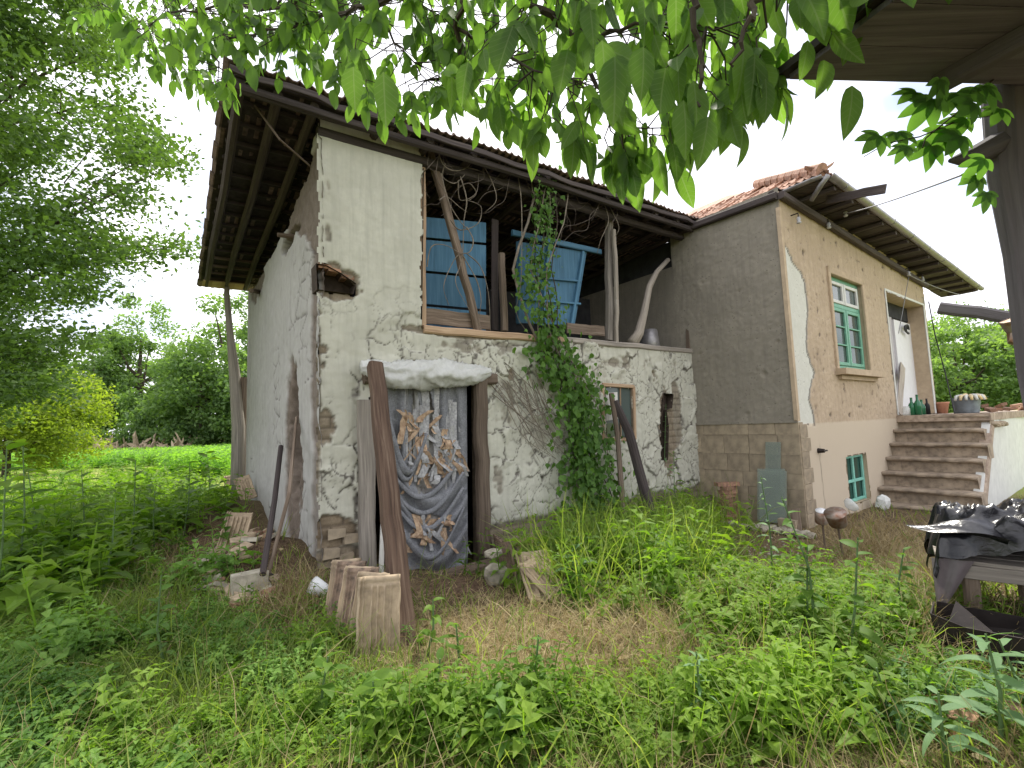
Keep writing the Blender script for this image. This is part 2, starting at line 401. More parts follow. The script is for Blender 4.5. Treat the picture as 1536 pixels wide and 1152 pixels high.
M_STONE = m_simple('field_stone', (.36, .33, .26), .9, .3, 14, .7, c2=(.20, .18, .14), obj_var=.2)
M_SANDST = m_simple('sandstone_block', (.33, .27, .19), .9, .2, 9, .5, c2=(.22, .18, .13), obj_var=.10)
M_DIRT = m_simple('loose_dirt', (.13, .085, .055), .95, .4, 20, 1.0)
M_CONC = m_simple('worn_concrete', (.40, .32, .25), .9, .22, 10, .5, c2=(.22, .165, .125))
M_STEP = m_simple('step_concrete', (.34, .275, .205), .9, .25, 9, .6, c2=(.15, .12, .092))
M_WHITEW = m_simple('white_plaster', (.62, .63, .60), .85, .08, 6, .15)
M_TRIM = m_simple('window_surround', (.46, .36, .25), .85, .12, 9, .2)
M_METAL = m_simple('dull_metal', (.30, .29, .29), .45, .2, 12, .2, metal=.6)
M_DMETAL = m_simple('dark_metal', (.035, .028, .026), .5, .3, 9, .3, metal=.3)
M_TIN = m_simple('rusty_tin', (.36, .31, .27), .4, .3, 18, .2, c2=(.25, .11, .05), metal=.5)
M_WHITE = m_simple('white_enamel', (.75, .76, .76), .4, .06, 8, .05)
M_PORC = m_simple('insulator_porcelain', (.42, .42, .44), .35, .1, 8, .05)
M_GREENP = m_simple('green_paint', (.16, .38, .27), .55, .14, 20, .2)
M_GREYP = m_simple('grey_door_paint', (.42, .40, .42), .6, .06, 8, .1)
M_DOORW = m_simple('white_door_paint', (.68, .68, .70), .5, .04, 8, .08)
M_PAILG = m_simple('zinc_pail', (.20, .23, .26), .5, .2, 9, .2, metal=.3)
M_GLOVE = m_simple('yellow_cloth', (.62, .46, .20), .9, .3, 25, .4, c2=(.6, .55, .45))
M_TERRA = m_simple('terracotta', (.50, .24, .15), .85, .15, 9, .2)
M_BLACKC = m_simple('black_cable', (.02, .02, .02), .6, .1)
M_DARKIN = m_simple('painted_room_shade', (.045, .045, .05), .95, .3, 5, .3)  # unlit interiors: shade put into the wall colour
M_CURT = m_simple('curtain_cloth', (.26, .10, .09), .9, .2, 12, .2)
M_LIGHTW = m_simple('steel_cable', (.25, .25, .26), .5, .1)

def m_glass(name, tint, alpha=.35, rough=.05):
    m, t, b, o = newmat(name)
    b.inputs['Base Color'].default_value = (*tint, 1); b.inputs['Roughness'].default_value = rough
    b.inputs['Specular IOR Level'].default_value = .6
    tr = nd(t, 'ShaderNodeBsdfTransparent'); tr.inputs[0].default_value = (*[min(1, x*1.2+.5) for x in tint], 1)
    g = nd(t, 'ShaderNodeMixShader'); g.inputs[0].default_value = alpha
    t.links.new(tr.outputs[0], g.inputs[1]); t.links.new(b.outputs[0], g.inputs[2]); t.links.new(g.outputs[0], o.inputs['Surface']); return m
M_GLASS = m_glass('window_glass', (.10, .13, .12), .75, .03)
M_PANE = m_glass('dusty_glass', (.34, .38, .35), .36, .15)
M_BOTTLE = m_glass('green_bottle_glass', (.02, .16, .07), .85, .05)
M_JAR = m_glass('clear_jar_glass', (.6, .62, .6), .5, .05)
def m_plastic(name, c, trans, rough=.25, bs=.3):
    m, t, b, o = newmat(name)
    v = mapped(t); n = noise(t, v, 16, 5, .6, .8)
    t.links.new(ramp(t, n, [(.3, tuple(x*.8 for x in c)), (.7, c)]), b.inputs['Base Color'])
    b.inputs['Roughness'].default_value = rough; b.inputs['Specular IOR Level'].default_value = .6
    bump(t, b, n, bs, .012)
    if trans:
        tr = nd(t, 'ShaderNodeBsdfTranslucent'); tr.inputs[0].default_value = (*c, 1)
        g = nd(t, 'ShaderNodeMixShader'); g.inputs[0].default_value = trans
        t.links.new(b.outputs[0], g.inputs[1]); t.links.new(tr.outputs[0], g.inputs[2]); t.links.new(g.outputs[0], o.inputs['Surface'])
    return m
M_POLY = m_plastic('milky_polythene', (.80, .81, .77), .35, .16, 1.0)
M_BLACKP = m_plastic('black_polythene', (.010, .010, .013), 0, .24, .35)
M_BLUEP = m_plastic('blue_polythene', (.10, .38, .62), .1, .3)
M_GREYC = m_simple('grey_cloth', (.215, .22, .235), .95, .22, 60, .6, c2=(.12, .125, .135))
M_GREYC2 = m_simple('pale_grey_cloth', (.42, .42, .42), .9, .22, 40, .5, c2=(.22, .22, .23))
M_TANRAG = m_simple('tan_rag', (.46, .34, .23), .95, .3, 30, .6, c2=(.20, .12, .075), obj_var=.25)
M_PEEL = m_simple('peeling_panel', (.46, .45, .43), .9, .25, 14, .6, c2=(.14, .12, .11))

def m_plaster(name, main, main2, mud, mud2, fine=60, pits=0.0, lower=None, crackdark=(.06, .05, .042)):
    """limewash over mud: 'mud' and 'crack' attributes come from the wall's relief"""
    m, t, b, o = newmat(name)
    v = mapped(t); n1 = noise(t, v, 1.3, 5, .6); n2 = noise(t, v, 9, 5, .65); n3 = noise(t, v, fine, 4, .7)
    st = noise(t, mapped(t, (6, 6, .45)), 2.2, 5, .65)
    c = ramp(t, n1, [(.3, main2), (.7, main)])
    c = mixc(t, ramp(t, n2, [(.42, (.55, .55, .55)), (.62, (0, 0, 0))]), c, main2)
    c = mixc(t, ramp(t, st, [(.46, (0, 0, 0)), (.74, (.38, .38, .38))]), c, tuple(x*.60 for x in main2))
    mc = ramp(t, n2, [(.3, mud2), (.65, mud)])
    mc = mixc(t, ramp(t, n3, [(.35, (.5, .5, .5)), (.6, (0, 0, 0))]), mc, mud2)
    c = mixc(t, math_(t, 'MULTIPLY', attr(t, 'mud'), 1.0, True), c, mc)
    if lower is not None: c = mixc(t, attr(t, 'zone'), c, lower)
    c = mixc(t, math_(t, 'MULTIPLY', attr(t, 'crack'), .92, True), c, crackdark)  # cracks darkened as dirt; shade of hollows put into the same colour
    if pits:
        vo = nd(t, 'ShaderNodeTexVoronoi'); vo.inputs['Scale'].default_value = pits; t.links.new(mapped(t), vo.inputs['Vector'])
        pf = math_(t, 'MULTIPLY', ramp(t, vo.outputs['Distance'], [(.10, (1, 1, 1)), (.28, (0, 0, 0))]), ramp(t, n2, [(.48, (0, 0, 0)), (.58, (1, 1, 1))]))
        if lower is not None: pf = math_(t, 'MULTIPLY', pf, math_(t, 'SUBTRACT', 1.0, attr(t, 'zone'), True))
        c = mixc(t, math_(t, 'MULTIPLY', pf, .6), c, tuple(x*.35 for x in mud2))
        p = bump(t, b, math_(t, 'SUBTRACT', 1.0, pf), .5, .012)
        bump(t, b, n3, .5, .006, p)
    else:
        p = bump(t, b, n2, .35, .01); bump(t, b, n3, .5, .004, p)
    t.links.new(c, b.inputs['Base Color']); b.inputs['Roughness'].default_value = .93; b.inputs['Specular IOR Level'].default_value = .15
    return m
M_LIME_FAC = m_plaster('limewashed_mud_front', (.56, .555, .47), (.45, .445, .375), (.28, .225, .155), (.15, .115, .08))
M_LIME_LEFT = m_plaster('limewashed_mud_gable', (.43, .42, .40), (.36, .355, .33), (.20, .165, .135), (.12, .095, .075), 45)
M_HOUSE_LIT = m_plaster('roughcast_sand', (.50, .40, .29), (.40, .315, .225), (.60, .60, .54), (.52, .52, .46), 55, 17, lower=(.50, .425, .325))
M_HOUSE_SHA = m_plaster('roughcast_shaded', (.30, .272, .222), (.215, .195, .16), (.28, .25, .2), (.2, .18, .14), 50, 20)  # darker roughcast copy: the side wall's shade put into the colour

# ------------------------------------------------------------------ terrain
def ground_z(x, y):
    x = np.asarray(x, float); y = np.asarray(y, float)
    z = -.33*sstep(-2.0, -.6, x)*sstep(3.6, 6.2, y)
    z = z+.10*(fbm(x*.6, y*.6, 3)-.45)+.05*(fbm(x*2.3, y*2.3, 9)-.45)
    p = lef(400, 880); 
    z = z+.30*np.exp(-(((x+2.75)/.55)**2+((y-5.4)/.65)**2)) + .35*np.exp(-(((x+4.6)/.9)**2+((y-8.0)/.8)**2))
    d = gp(700, 890, -.33); z = z+.06*np.exp(-(((x-d[0])/.5)**2+((y-d[1])/.3)**2))
    z = z*(1-sstep(25, 60, np.hypot(x, y)))
    return z
def gz(p):
    p = np.array(p, float); p[2] = float(ground_z(p[0], p[1])); return p
def gpx(u, v):
    z = 0.0
    for _ in range(6): p = gp(u, v, z); z = float(ground_z(p[0], p[1]))
    return np.array([p[0], p[1], z])
def axis(lo, hi, st, far):
    a = list(np.arange(lo, hi+1e-6, st)); s_ = st
    x = hi
    while x < far: s_ *= 1.35; x += s_; a.append(x)
    s_ = st; x = lo
    while x > -far: s_ *= 1.35; x -= s_; a.insert(0, x)
    return np.array(a)
ax_ = axis(-11, 13, .10, 700); ay_ = axis(-2.5, 15, .09, 700)
gx, gy = np.meshgrid(ax_, ay_, indexing='ij'); gzv = ground_z(gx, gy)
VV = np.stack([gx, gy, gzv], 2).reshape(-1, 3); na, nb = gx.shape
I, J = np.meshgrid(np.arange(na-1), np.arange(nb-1), indexing='ij'); k = (I*nb+J).ravel()
quad = np.stack([k, k+nb, k+nb+1, k+1], 1)
# ground cover zones are given where they lie on the ground
def blob(x, y, u, v, ru, rv):
    """soft spot of ground cover round the survey point (u, v), measured in bearing and dip from where the survey was made"""
    x = np.asarray(x, float); y = np.asarray(y, float)
    q = (np.stack([x, y, np.full(x.shape, -.12)], -1)-CAM) @ MW; dz = np.maximum(-q[..., 2], .15)
    pu = CX+FPX*q[..., 0]/dz; pv = CY-FPX*q[..., 1]/dz
    w = np.exp(-(((pu-u)/ru)**2+((pv-v)/rv)**2)); return np.where(-q[..., 2] > .15, w, 0)
def dirtmap(x, y):
    return np.clip(blob(x, y, 690, 885, 75, 30)+1.3*blob(x, y, 360, 860, 75, 60)+.8*blob(x, y, 1160, 805, 80, 22)+.35*blob(x, y, 420, 1000, 60, 40)+.6*blob(x, y, 300, 830, 80, 20), 0, 1)
def strawmap(x, y):
    return np.clip(blob(x, y, 1270, 830, 170, 50)+.8*blob(x, y, 1000, 960, 220, 70)+.8*blob(x, y, 640, 985, 150, 60)+.6*blob(x, y, 400, 960, 90, 50)+.75*blob(x, y, 880, 1060, 170, 60)+.35*blob(x, y, 1480, 1110, 90, 40)+.45*blob(x, y, 180, 860, 90, 40), 0, 1)
def greenmap(x, y):
    return np.clip(1.1*blob(x, y, 130, 1040, 270, 120)+.8*blob(x, y, 640, 1130, 260, 55)+blob(x, y, 1220, 960, 170, 70)+.9*blob(x, y, 1080, 1100, 170, 60)+1.1*blob(x, y, 960, 830, 110, 70)+.8*blob(x, y, 480, 1040, 130, 60)+.7*blob(x, y, 240, 780, 160, 60)+.3*blob(x, y, 1420, 1080, 90, 40)+.9*blob(x, y, 40, 900, 130, 90), 0, 1.2)
f_mown = sstep(13.0, 15, np.hypot(VV[:, 0], VV[:, 1]))
dm = dirtmap(VV[:, 0], VV[:, 1]); sm_ = strawmap(VV[:, 0], VV[:, 1]); gm_ = np.clip(greenmap(VV[:, 0], VV[:, 1]), 0, 1)
m, t, b, o = newmat('yard_ground')
v = mapped(t); n1 = noise(t, v, 2.2, 6, .65); n2 = noise(t, v, 22, 6, .7); n3 = noise(t, v, 90, 3, .7)
soil = ramp(t, n2, [(.3, (.045, .032, .02)), (.55, (.11, .08, .05)), (.75, (.18, .14, .09))])
straw = ramp(t, n3, [(.3, (.12, .09, .045)), (.55, (.25, .195, .10)), (.75, (.36, .29, .165))])
green = ramp(t, n2, [(.3, (.025, .05, .014)), (.6, (.055, .10, .026))])
sfac = math_(t, 'MULTIPLY', math_(t, 'ADD', attr(t, 'straw'), math_(t, 'MULTIPLY', math_(t, 'SUBTRACT', n1, .45), 1.6)), 1.0, True)
c = mixc(t, sfac, soil, straw)
c = mixc(t, math_(t, 'MULTIPLY', attr(t, 'green'), .85, True), c, green)
c = mixc(t, attr(t, 'bare'), c, ramp(t, n2, [(.3, (.06, .038, .024)), (.6, (.15, .10, .066)), (.8, (.22, .16, .11))]))
mown = ramp(t, noise(t, v, .35, 5, .6), [(.3, (.15, .20, .045)), (.55, (.26, .29, .08)), (.75, (.36, .34, .13))])
mown = mixc(t, .35, mown, ramp(t, n2, [(.3, (.10, .15, .03)), (.7, (.32, .34, .11))]))
c = mixc(t, attr(t, 'mown'), c, mown)
t.links.new(c, b.inputs['Base Color']); b.inputs['Roughness'].default_value = .97; b.inputs['Specular IOR Level'].default_value = .1
p_ = bump(t, b, n2, .8, .02); bump(t, b, n3, .6, .006, p_)
g = raw_mesh('ground', VV, quad.ravel(), np.full(len(quad), 4), True, {'bare': dm, 'straw': sm_, 'green': gm_, 'mown': f_mown})
ground = link_mesh('ground', g, m, kind='structure')

# ------------------------------------------------------------------ relief walls
def wall_grid(name, O, U, Nn, s0, s1, z0, z1, res, keep, cut, relief, mat, parent):
    """wall skin with real relief; O origin, U along, Nn outwards; keep / cut polygons in (s, z)"""
    s = np.arange(s0, s1+res*.5, res); z = np.arange(z0, z1+res*.5, res)
    S, Z = np.meshgrid(s, z, indexing='ij')
    h, mud, crack, zone = relief(S, Z)
    js = S+(vn(S*16, Z*16, 71)-.5)*.05; jz = Z+(vn(S*16+9, Z*16, 72)-.5)*.05
    P = O[None, None]+U*S[..., None]+UP*Z[..., None]+Nn*h[..., None]
    k1 = inpoly(js, jz, keep) if keep else np.ones(S.shape, bool)
    for c_ in cut: k1 &= ~inpoly(js, jz, c_)
    na, nb = S.shape
    I, J = np.meshgrid(np.arange(na-1), np.arange(nb-1), indexing='ij')
    ok = k1[:-1, :-1] & k1[1:, :-1] & k1[:-1, 1:] & k1[1:, 1:]
    k = (I*nb+J)[ok]
    q = np.stack([k, k+nb, k+nb+1, k+1], 1)
    used = np.unique(q); mp = np.zeros(na*nb, np.int64); mp[used] = np.arange(len(used))
    V = P.reshape(-1, 3)[used]
    return wobj(name, V, mp[q].ravel(), np.full(len(q), 4), mat, parent, None, True,
                {'mud': mud.ravel()[used], 'crack': crack.ravel()[used], 'zone': zone.ravel()[used]})
def SZ(P, O, U): return (float((P-O) @ U), float(P[2]-O[2]))
fpx = lambda u, v: SZ(fac(u, v), C0, F)
lpx = lambda u, v: SZ(lef(u, v), C0, L)
EO = EE.copy(); EO[2] = 0
HO = HH.copy(); HO[2] = 0
spx = lambda u, v: SZ(sha(u, v), EO, N)
tpx = lambda u, v: SZ(lit(u, v), HO, F)
def reveal(mb, pts, O, U, Nn, depth):
    n = len(pts)
    P = [O+U*a+UP*b for a, b in pts]
    for i in range(n if n > 2 else 1):
        a, b_ = P[i], P[(i+1) % n]
        mb.add([a+Nn*.004, b_+Nn*.004, b_-Nn*depth, a-Nn*depth], [[0, 1, 2, 3]])
    return mb

# ================================================================== BARN
barn = thing('mud_barn', 'old two-storey mud-walled barn with cracked limewash, open loft and torn cloth door', 'barn', C0)
loft = [fpx(634, 150), fpx(633, 492), fpx(720, 498), fpx(880, 512), fpx(1037, 527), fpx(1037, 250)]
doorp = [fpx(556, 560), fpx(724, 562), fpx(729, 880), fpx(556, 900)]
winp = [fpx(908, 580), fpx(947, 582), fpx(950, 655), fpx(910, 655)]
holep = [fpx(474, 395), fpx(490, 398), fpx(512, 410), fpx(534, 425), fpx(530, 441), fpx(476, 434)]
slotp = [fpx(996, 590), fpx(1010, 592), fpx(1008, 612), fpx(1000, 615), fpx(1003, 640), fpx(1002, 690), fpx(994, 690), fpx(993, 640)]
keepf = [(-.02, -.7), (-.02, 4.90), fpx(634, 196), fpx(1037, 355), fpx(1041, 800)]
keepf = [(-.02, -.7), (-.02, fpx(480, 172)[1]), (fpx(640, 200)[0], fpx(634, 185)[1]), (7.05, 5.3), (7.05, -.7)]
mudspots = [(488, 640, 16, 26, .9), (500, 800, 34, 26, 1), (476, 600, 6, 130, .8), (492, 330, 5, 60, .5), (505, 425, 36, 26, .9), (810, 805, 55, 20, .9), (725, 520, 80, 12, .5),
            (880, 560, 60, 40, .25), (1003, 650, 12, 60, .9), (1015, 620, 8, 50, .7), (960, 545, 60, 12, .6), (760, 600, 14, 40, .5), (690, 500, 70, 7, .7), (820, 640, 40, 60, .3), (545, 700, 8, 120, .6), (748, 720, 8, 110, .5)]
ms_f = [(fpx(u, v), fpx(u+a, v)[0]-fpx(u, v)[0], abs(fpx(u, v-b_)[1]-fpx(u, v)[1]), w) for u, v, a, b_, w in mudspots]
def rel_front(S, Z):
    wx = S+.42*(fbm(S*2.4, Z*2.4, 1)-.5)+.09*(fbm(S*11, Z*11, 4)-.5); wz = Z+.42*(fbm(S*2.4+7, Z*2.4, 2)-.5)+.09*(fbm(S*11, Z*11, 5)-.5)
    f1, f2, idd, dx, dy = voro(wx*3.1, wz*2.9, 21)
    g1, g2, id2, ex, ey = voro(wx*7.3, wz*7.0, 33)
    rough = 1-sstep(2.3, 3.4, Z)*(1-sstep(1.2, 1.6, S))          # the upper left panel is the soundest
    rough = np.clip(rough, .0, 1)
    pres = sstep(.34, .46, fbm(S*1.5, Z*1.5, 41))
    w1 = .022+.10*vn(S*4.5, Z*4.5, 8)**2
    c1 = np.exp(-((f2-f1)/w1)**2)*pres*rough
    c2 = np.exp(-((g2-g1)/(.03+.07*vn(S*5, Z*5, 18)**2))**2)*sstep(.40, .52, fbm(S*3.1, Z*3.1, 61))*rough
    crack = np.clip(np.maximum(c1, c2*.8), 0, 1)
    ang = idd*37.0; lift = np.clip((dx*np.cos(ang)+dy*np.sin(ang))*2.2, 0, 1)*(idd > .3)*pres*rough*.036
    lost = sstep(.70, .74, fbm(S*3.2, Z*3.2, 77))*rough*.9
    mud = lost*1.0
    for (cs, cz), rs, rz, w in ms_f:
        d = ((S-cs)/rs)**2+((Z-cz)/rz)**2
        dd = d+1.2*(fbm(S*7, Z*7, 91)-.5)+.5*(vn(S*25, Z*25, 92)-.5)
        mud = np.maximum(mud, w*sstep(1.15, .85, dd)*(w > .6)+w*sstep(1.2, .2, dd)*(w <= .6)*sstep(.45, .6, fbm(S*5, Z*5, 95)))
    mud = np.maximum(mud, sstep(.22, .12, Z-(.25*fbm(S*2.3, Z*0+3, 15))+.1)*.9)
    mud = np.clip(mud, 0, 1)
    # coursed mud bricks show where the coat has gone
    row = np.floor((Z+.02*vn(S*6, Z*6, 12))/.115); br = np.minimum(((Z/.115) % 1), 1-((Z/.115) % 1))
    bs_ = (S/.26+row*.5) % 1; bj = np.minimum(bs_, 1-bs_)
    joint = np.maximum(np.exp(-(br/.09)**2), np.exp(-(bj/.045)**2))
    h = .010*(fbm(S*2, Z*2, 51)-.5)*3+.004*(fbm(S*20, Z*20, 52)-.5)*2+.006*rough*(fbm(S*9, Z*9, 53)-.5)*2
    h = h+lift*(1-mud)-.014*crack*(1-mud)-mud*(.028+.014*joint+.012*fbm(S*18, Z*18, 57))
    crack = np.clip(crack*(1-mud)+mud*joint*.55, 0, 1)
    edge = sstep(.15, .5, mud)*(1-sstep(.5, .9, mud)); crack = np.clip(crack+edge*.35, 0, 1)
    return h, mud, crack, mud*0
wall_grid('front_wall', C0, F, N, -.02, 7.05, -.7, 5.3, .0165, keepf, [loft, doorp, winp, holep, slotp], rel_front, M_LIME_FAC, barn)
# left (gable) wall
leftk = [(-.02, -.7), (-.03, lpx(480, 176)[1]), lpx(464, 235), lpx(458, 262), lpx(440, 300), lpx(430, 335), lpx(413, 372), lpx(400, 392), lpx(376, 436), lpx(371, 470), (5.75, 3.5), (5.75, -.7)]
ms_l = [((lpx(455, 300)), 1.0, 1.1, 1), (lpx(438, 690), .50, 1.25, 1), (lpx(432, 362), .38, .16, 1), (lpx(470, 500), .14, 1.4, .9), (lpx(474, 760), .22, .9, .7), (lpx(385, 420), .8, .35, .9), (lpx(420, 850), 1.5, .35, .8)]
tri = [lpx(484, 200), lpx(484, 470), lpx(470, 380), lpx(448, 345), lpx(410, 345), lpx(400, 380), lpx(430, 300), lpx(462, 230)]
def rel_left(S, Z):
    wx = S+.12*(fbm(S*3, Z*3, 1)-.5); wz = Z+.12*(fbm(S*3+7, Z*3, 2)-.5)
    g1, g2, id2, ex, ey = voro(wx*2.2, wz*4.0, 133)
    crack = np.exp(-((g2-g1)/.05)**2)*sstep(.56, .64, fbm(S*1.2, Z*1.2, 161))
    mud = np.zeros(S.shape)
    for (cs, cz), rs, rz, w in ms_l[1:]:
        d = ((S-cs)/rs)**2+((Z-cz)/rz)**2+1.0*(fbm(S*5, Z*5, 91)-.5)*1.4
        mud = np.maximum(mud, w*sstep(1.2, .8, d))
    js = S+(fbm(S*4, Z*4, 7)-.5)*.3; jz = Z+(fbm(S*4, Z*4, 8)-.5)*.3
    mud = np.maximum(mud, inpoly(js, jz, tri)*.95)
    (cs, cz), rs, rz, w = ms_l[1]
    dw_ = abs(lpx(431, 690)[0]-lpx(447, 690)[0])/2; deep = sstep(1.2, .5, ((S-cs)/dw_)**2+((Z-cz-.25)/.85)**2+.8*(fbm(S*7, Z*7, 99)-.5))
    (cs, cz) = lpx(432, 360); hole = sstep(1.2, .6, ((S-cs)/.5)**2+((Z-cz)/.10)**2+1.3*(fbm(S*9, Z*9, 98)-.5))
    h = .02*(fbm(S*1.3, Z*1.3, 151)-.5)*2+.012*(fbm(S*7, Z*7, 152)-.5)*2+.004*(fbm(S*26, Z*26, 153)-.5)*2
    h = h-.014*crack-mud*(.02+.03*fbm(S*11, Z*11, 157))-.20*deep-.2*hole
    crack = np.clip(crack*.8+.8*deep*fbm(S*9, Z*9, 5)+hole, 0, 1)  # scar and hole also darkened: their shade put into the colour
    return h, mud, crack, mud*0
wall_grid('gable_wall', C0, L, -F, -.02, 5.75, -.7, 5.3, .024, leftk, [], rel_left, M_LIME_LEFT, barn)
# reveals and interior
rv = MB(); M_REV = m_simple('mud_reveal', (.24, .19, .14), .95, .3, 14, .6)
lr = [(a, min(b_, 4.75)) for a, b_ in loft]
for i in range(len(lr)-1): reveal(rv, [lr[i], lr[i+1]], C0, F, N, .30)
M_REV = m_simple('mud_reveal', (.24, .19, .14), .95, .3, 14, .6)
rv.build('opening_reveal', M_REV, barn)
for p in (doorp, winp): reveal(MB(), p, C0, F, N, .30).build('opening_reveal', M_REV, barn)
M_CAV = m_simple('cavity_earth', (.07, .052, .04), .95, .3, 16, .8)
for hp_, hd_ in ((holep, .22), (slotp, .15)):
    hb = MB(); reveal(hb, hp_, C0, F, N, hd_); P = [C0+F*a+UP*b_-N*hd_ for a, b_ in hp_]; hb.add(P, [list(range(len(P)))]); hb.build('wall_cavity', M_CAV, barn)
# bricks lying in the corner hole
for k_, (u, v_) in enumerate([(485, 402), (500, 408), (520, 418)]):
    bb = MB(); c_ = fac(u, v_, -.1); bb.box(c_, F*.07, UP*.022, N*.07, .006); bb.build('brick', M_BRICK, barn)
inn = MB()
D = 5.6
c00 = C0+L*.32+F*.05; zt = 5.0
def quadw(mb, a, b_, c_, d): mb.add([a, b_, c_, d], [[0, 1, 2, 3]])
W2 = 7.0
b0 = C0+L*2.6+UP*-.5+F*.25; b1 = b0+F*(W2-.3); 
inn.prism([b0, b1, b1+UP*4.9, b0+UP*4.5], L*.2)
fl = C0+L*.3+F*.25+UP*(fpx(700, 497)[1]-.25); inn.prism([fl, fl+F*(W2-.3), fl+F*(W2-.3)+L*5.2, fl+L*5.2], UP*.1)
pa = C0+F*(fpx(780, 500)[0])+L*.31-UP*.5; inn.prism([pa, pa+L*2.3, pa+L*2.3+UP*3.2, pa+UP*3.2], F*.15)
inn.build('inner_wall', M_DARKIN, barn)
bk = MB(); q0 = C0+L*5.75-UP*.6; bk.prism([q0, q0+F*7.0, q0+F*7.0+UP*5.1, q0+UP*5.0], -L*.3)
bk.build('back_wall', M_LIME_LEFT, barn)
bk = MB(); q0 = C0+F*6.98+L*.02-UP*.5; bk.prism([q0, q0+L*5.3, q0+L*5.3+UP*5.6, q0+UP*5.6], F*.06); bk.build('end_wall', M_DARKIN, barn)  # loft shade put into this wall's colour

# ---- timber on the front
def beamobj(name, p0, p1, w, d, mat, parent, side=None, seg=8, jit=.004, bend=0.0):
    return MB().beam(p0, p1, w, d, side, seg, jit, bend).build(name, mat, parent)
sl = [fac(632, 492, .0), fac(760, 502, .0), fac(900, 515, .0), fac(1040, 528, .0)]
beamobj('sill_beam', fac(632, 495, -.06), fac(842, 511, -.05), .17, .10, W_TAN, barn, N)
beamobj('sill_beam', fac(838, 510, -.06), fac(1041, 528, -.06), .17, .09, W_GREY, barn, N)
beamobj('window_post', fac(633, 190, -.07), fac(634, 490, -.07), .08, .07, W_TAN, barn, F)
beamobj('board', fac(636, 474, -.14), fac(735, 484, -.14), .025, .20, W_OLD, barn, N)
beamobj('board', fac(850, 492, -.14), fac(906, 497, -.14), .025, .17, W_OLD, barn, N)
beamobj('strut', fac(640, 215, -.12), fac(716, 496, -.10), .10, .09, W_OLD, barn, F, 10, .008, .06)
beamobj('loft_post', fac(752, 380, -.18), fac(757, 497, -.18), .09, .09, W_OLD, barn, F, 6)
beamobj('loft_post', fac(914, 330, -.16), fac(914, 512, -.16), .12, .11, W_GREY, barn, F, 8, .008)
beamobj('loft_post', fac(920, 345, -.07), fac(925, 513, -.07), .07, .06, W_PALE, barn, F, 8, .008, .03)
beamobj('loft_post', fac(1026, 360, -.12), fac(1033, 524, -.06), .09, .08, W_OLD, barn, F, 8, .008, .03)
mb = MB(); path = [fac(948, 516, -.1), fac(958, 500, -.1), fac(966, 470, -.12), fac(974, 430, -.16), fac(985, 408, -.18), fac(1002, 390, -.2)]
mb.tube(path, [.105, .085, .07, .058, .05, .045], 10, .05); mb.build('bent_post', W_PALE, barn, smooth=True)
mb = MB(); mb.tube([fac(1047, 385, .05), fac(1047, 520, .06), fac(1054, 640, .07), fac(1062, 748, .09)], [.05, .055, .065, .075], 8, .06)
mb.build('corner_post', W_GREY, barn)
# small window
wf = MB(); a, b_, c_, d = [fac(*q, .0) for q in ((903, 577), (950, 580), (952, 659), (905, 659))]
for p0, p1 in ((a, b_), (b_, c_), (c_, d), (d, a)): wf.beam(p0, p1, .05, .06, N, 3)
win = wf.build('window', W_TAN, barn)
MB().prism([fac(908, 582, -.08), fac(930, 583, -.08), fac(930, 655, -.08), fac(908, 655, -.08)], -N*.01).build('curtain', M_CURT, win)
MB().prism([fac(908, 580, -.03), fac(949, 582, -.03), fac(950, 656, -.03), fac(908, 656, -.03)], -N*.005).build('pane', M_GLASS, win)
MB().beam(fac(930, 581, -.02), fac(931, 657, -.02), .02, .03, F, 2).build('glazing_bar', W_TAN, win)
MB().prism([fac(904, 590, -.012), fac(926, 588, -.012), fac(928, 628, -.012), fac(906, 632, -.012)], -N*.006).build('board', W_WHITE, win)

# ---- doorway
beamobj('door_post', fac(548, 600, .06), fac(552, 865, .06), .17, .10, W_GREY, barn, F, 10, .005)
beamobj('door_post', fac(720, 560, .05), fac(727, 828, .05), .17, .12, W_OLD, barn, F, 10, .008)
beamobj('lintel', fac(545, 567, .02), fac(742, 569, .02), .14, .14, W_OLD, barn, N, 8)
mb = MB(); p0 = fac(604, 882, .12); p1 = fac(738, 846, .12); mb.tube([p0, p0*.66+p1*.34, p0*.33+p1*.67, p1], [.09, .085, .08, .075], 9, .08); mb.build('threshold_log', W_OLD, barn)
# peeling inner panel, pale strip, dark gap
def clothgrid(uv0, uv1, uv2, uv3, off, na_, nb_, fn):
    g = np.zeros((na_, nb_, 3))
    for i in range(na_):
        for j in range(nb_):
            a = i/(na_-1); b_ = j/(nb_-1)
            u = (uv0[0]*(1-a)+uv1[0]*a)*(1-b_)+(uv3[0]*(1-a)+uv2[0]*a)*b_
            v_ = (uv0[1]*(1-a)+uv1[1]*a)*(1-b_)+(uv3[1]*(1-a)+uv2[1]*a)*b_
            g[i, j] = fac(u, v_, off+fn(a, b_))
    return g
door = thing('cloth_door', 'makeshift doorway cover of torn grey cloth hanging in swags over tan shredded lining', 'door curtain', fac(650, 860))
def fpl(a, b_): return .035*float(fbm(a*9, b_*2.2, 5))+.03*float(vn(a*24, b_*1.6, 6))
mb = MB(); mb.sheet(clothgrid((580, 570), (698, 570), (700, 848), (586, 862), -.10, 50, 60, fpl))
mb.build('backing_panel', M_PEEL, door, smooth=True)
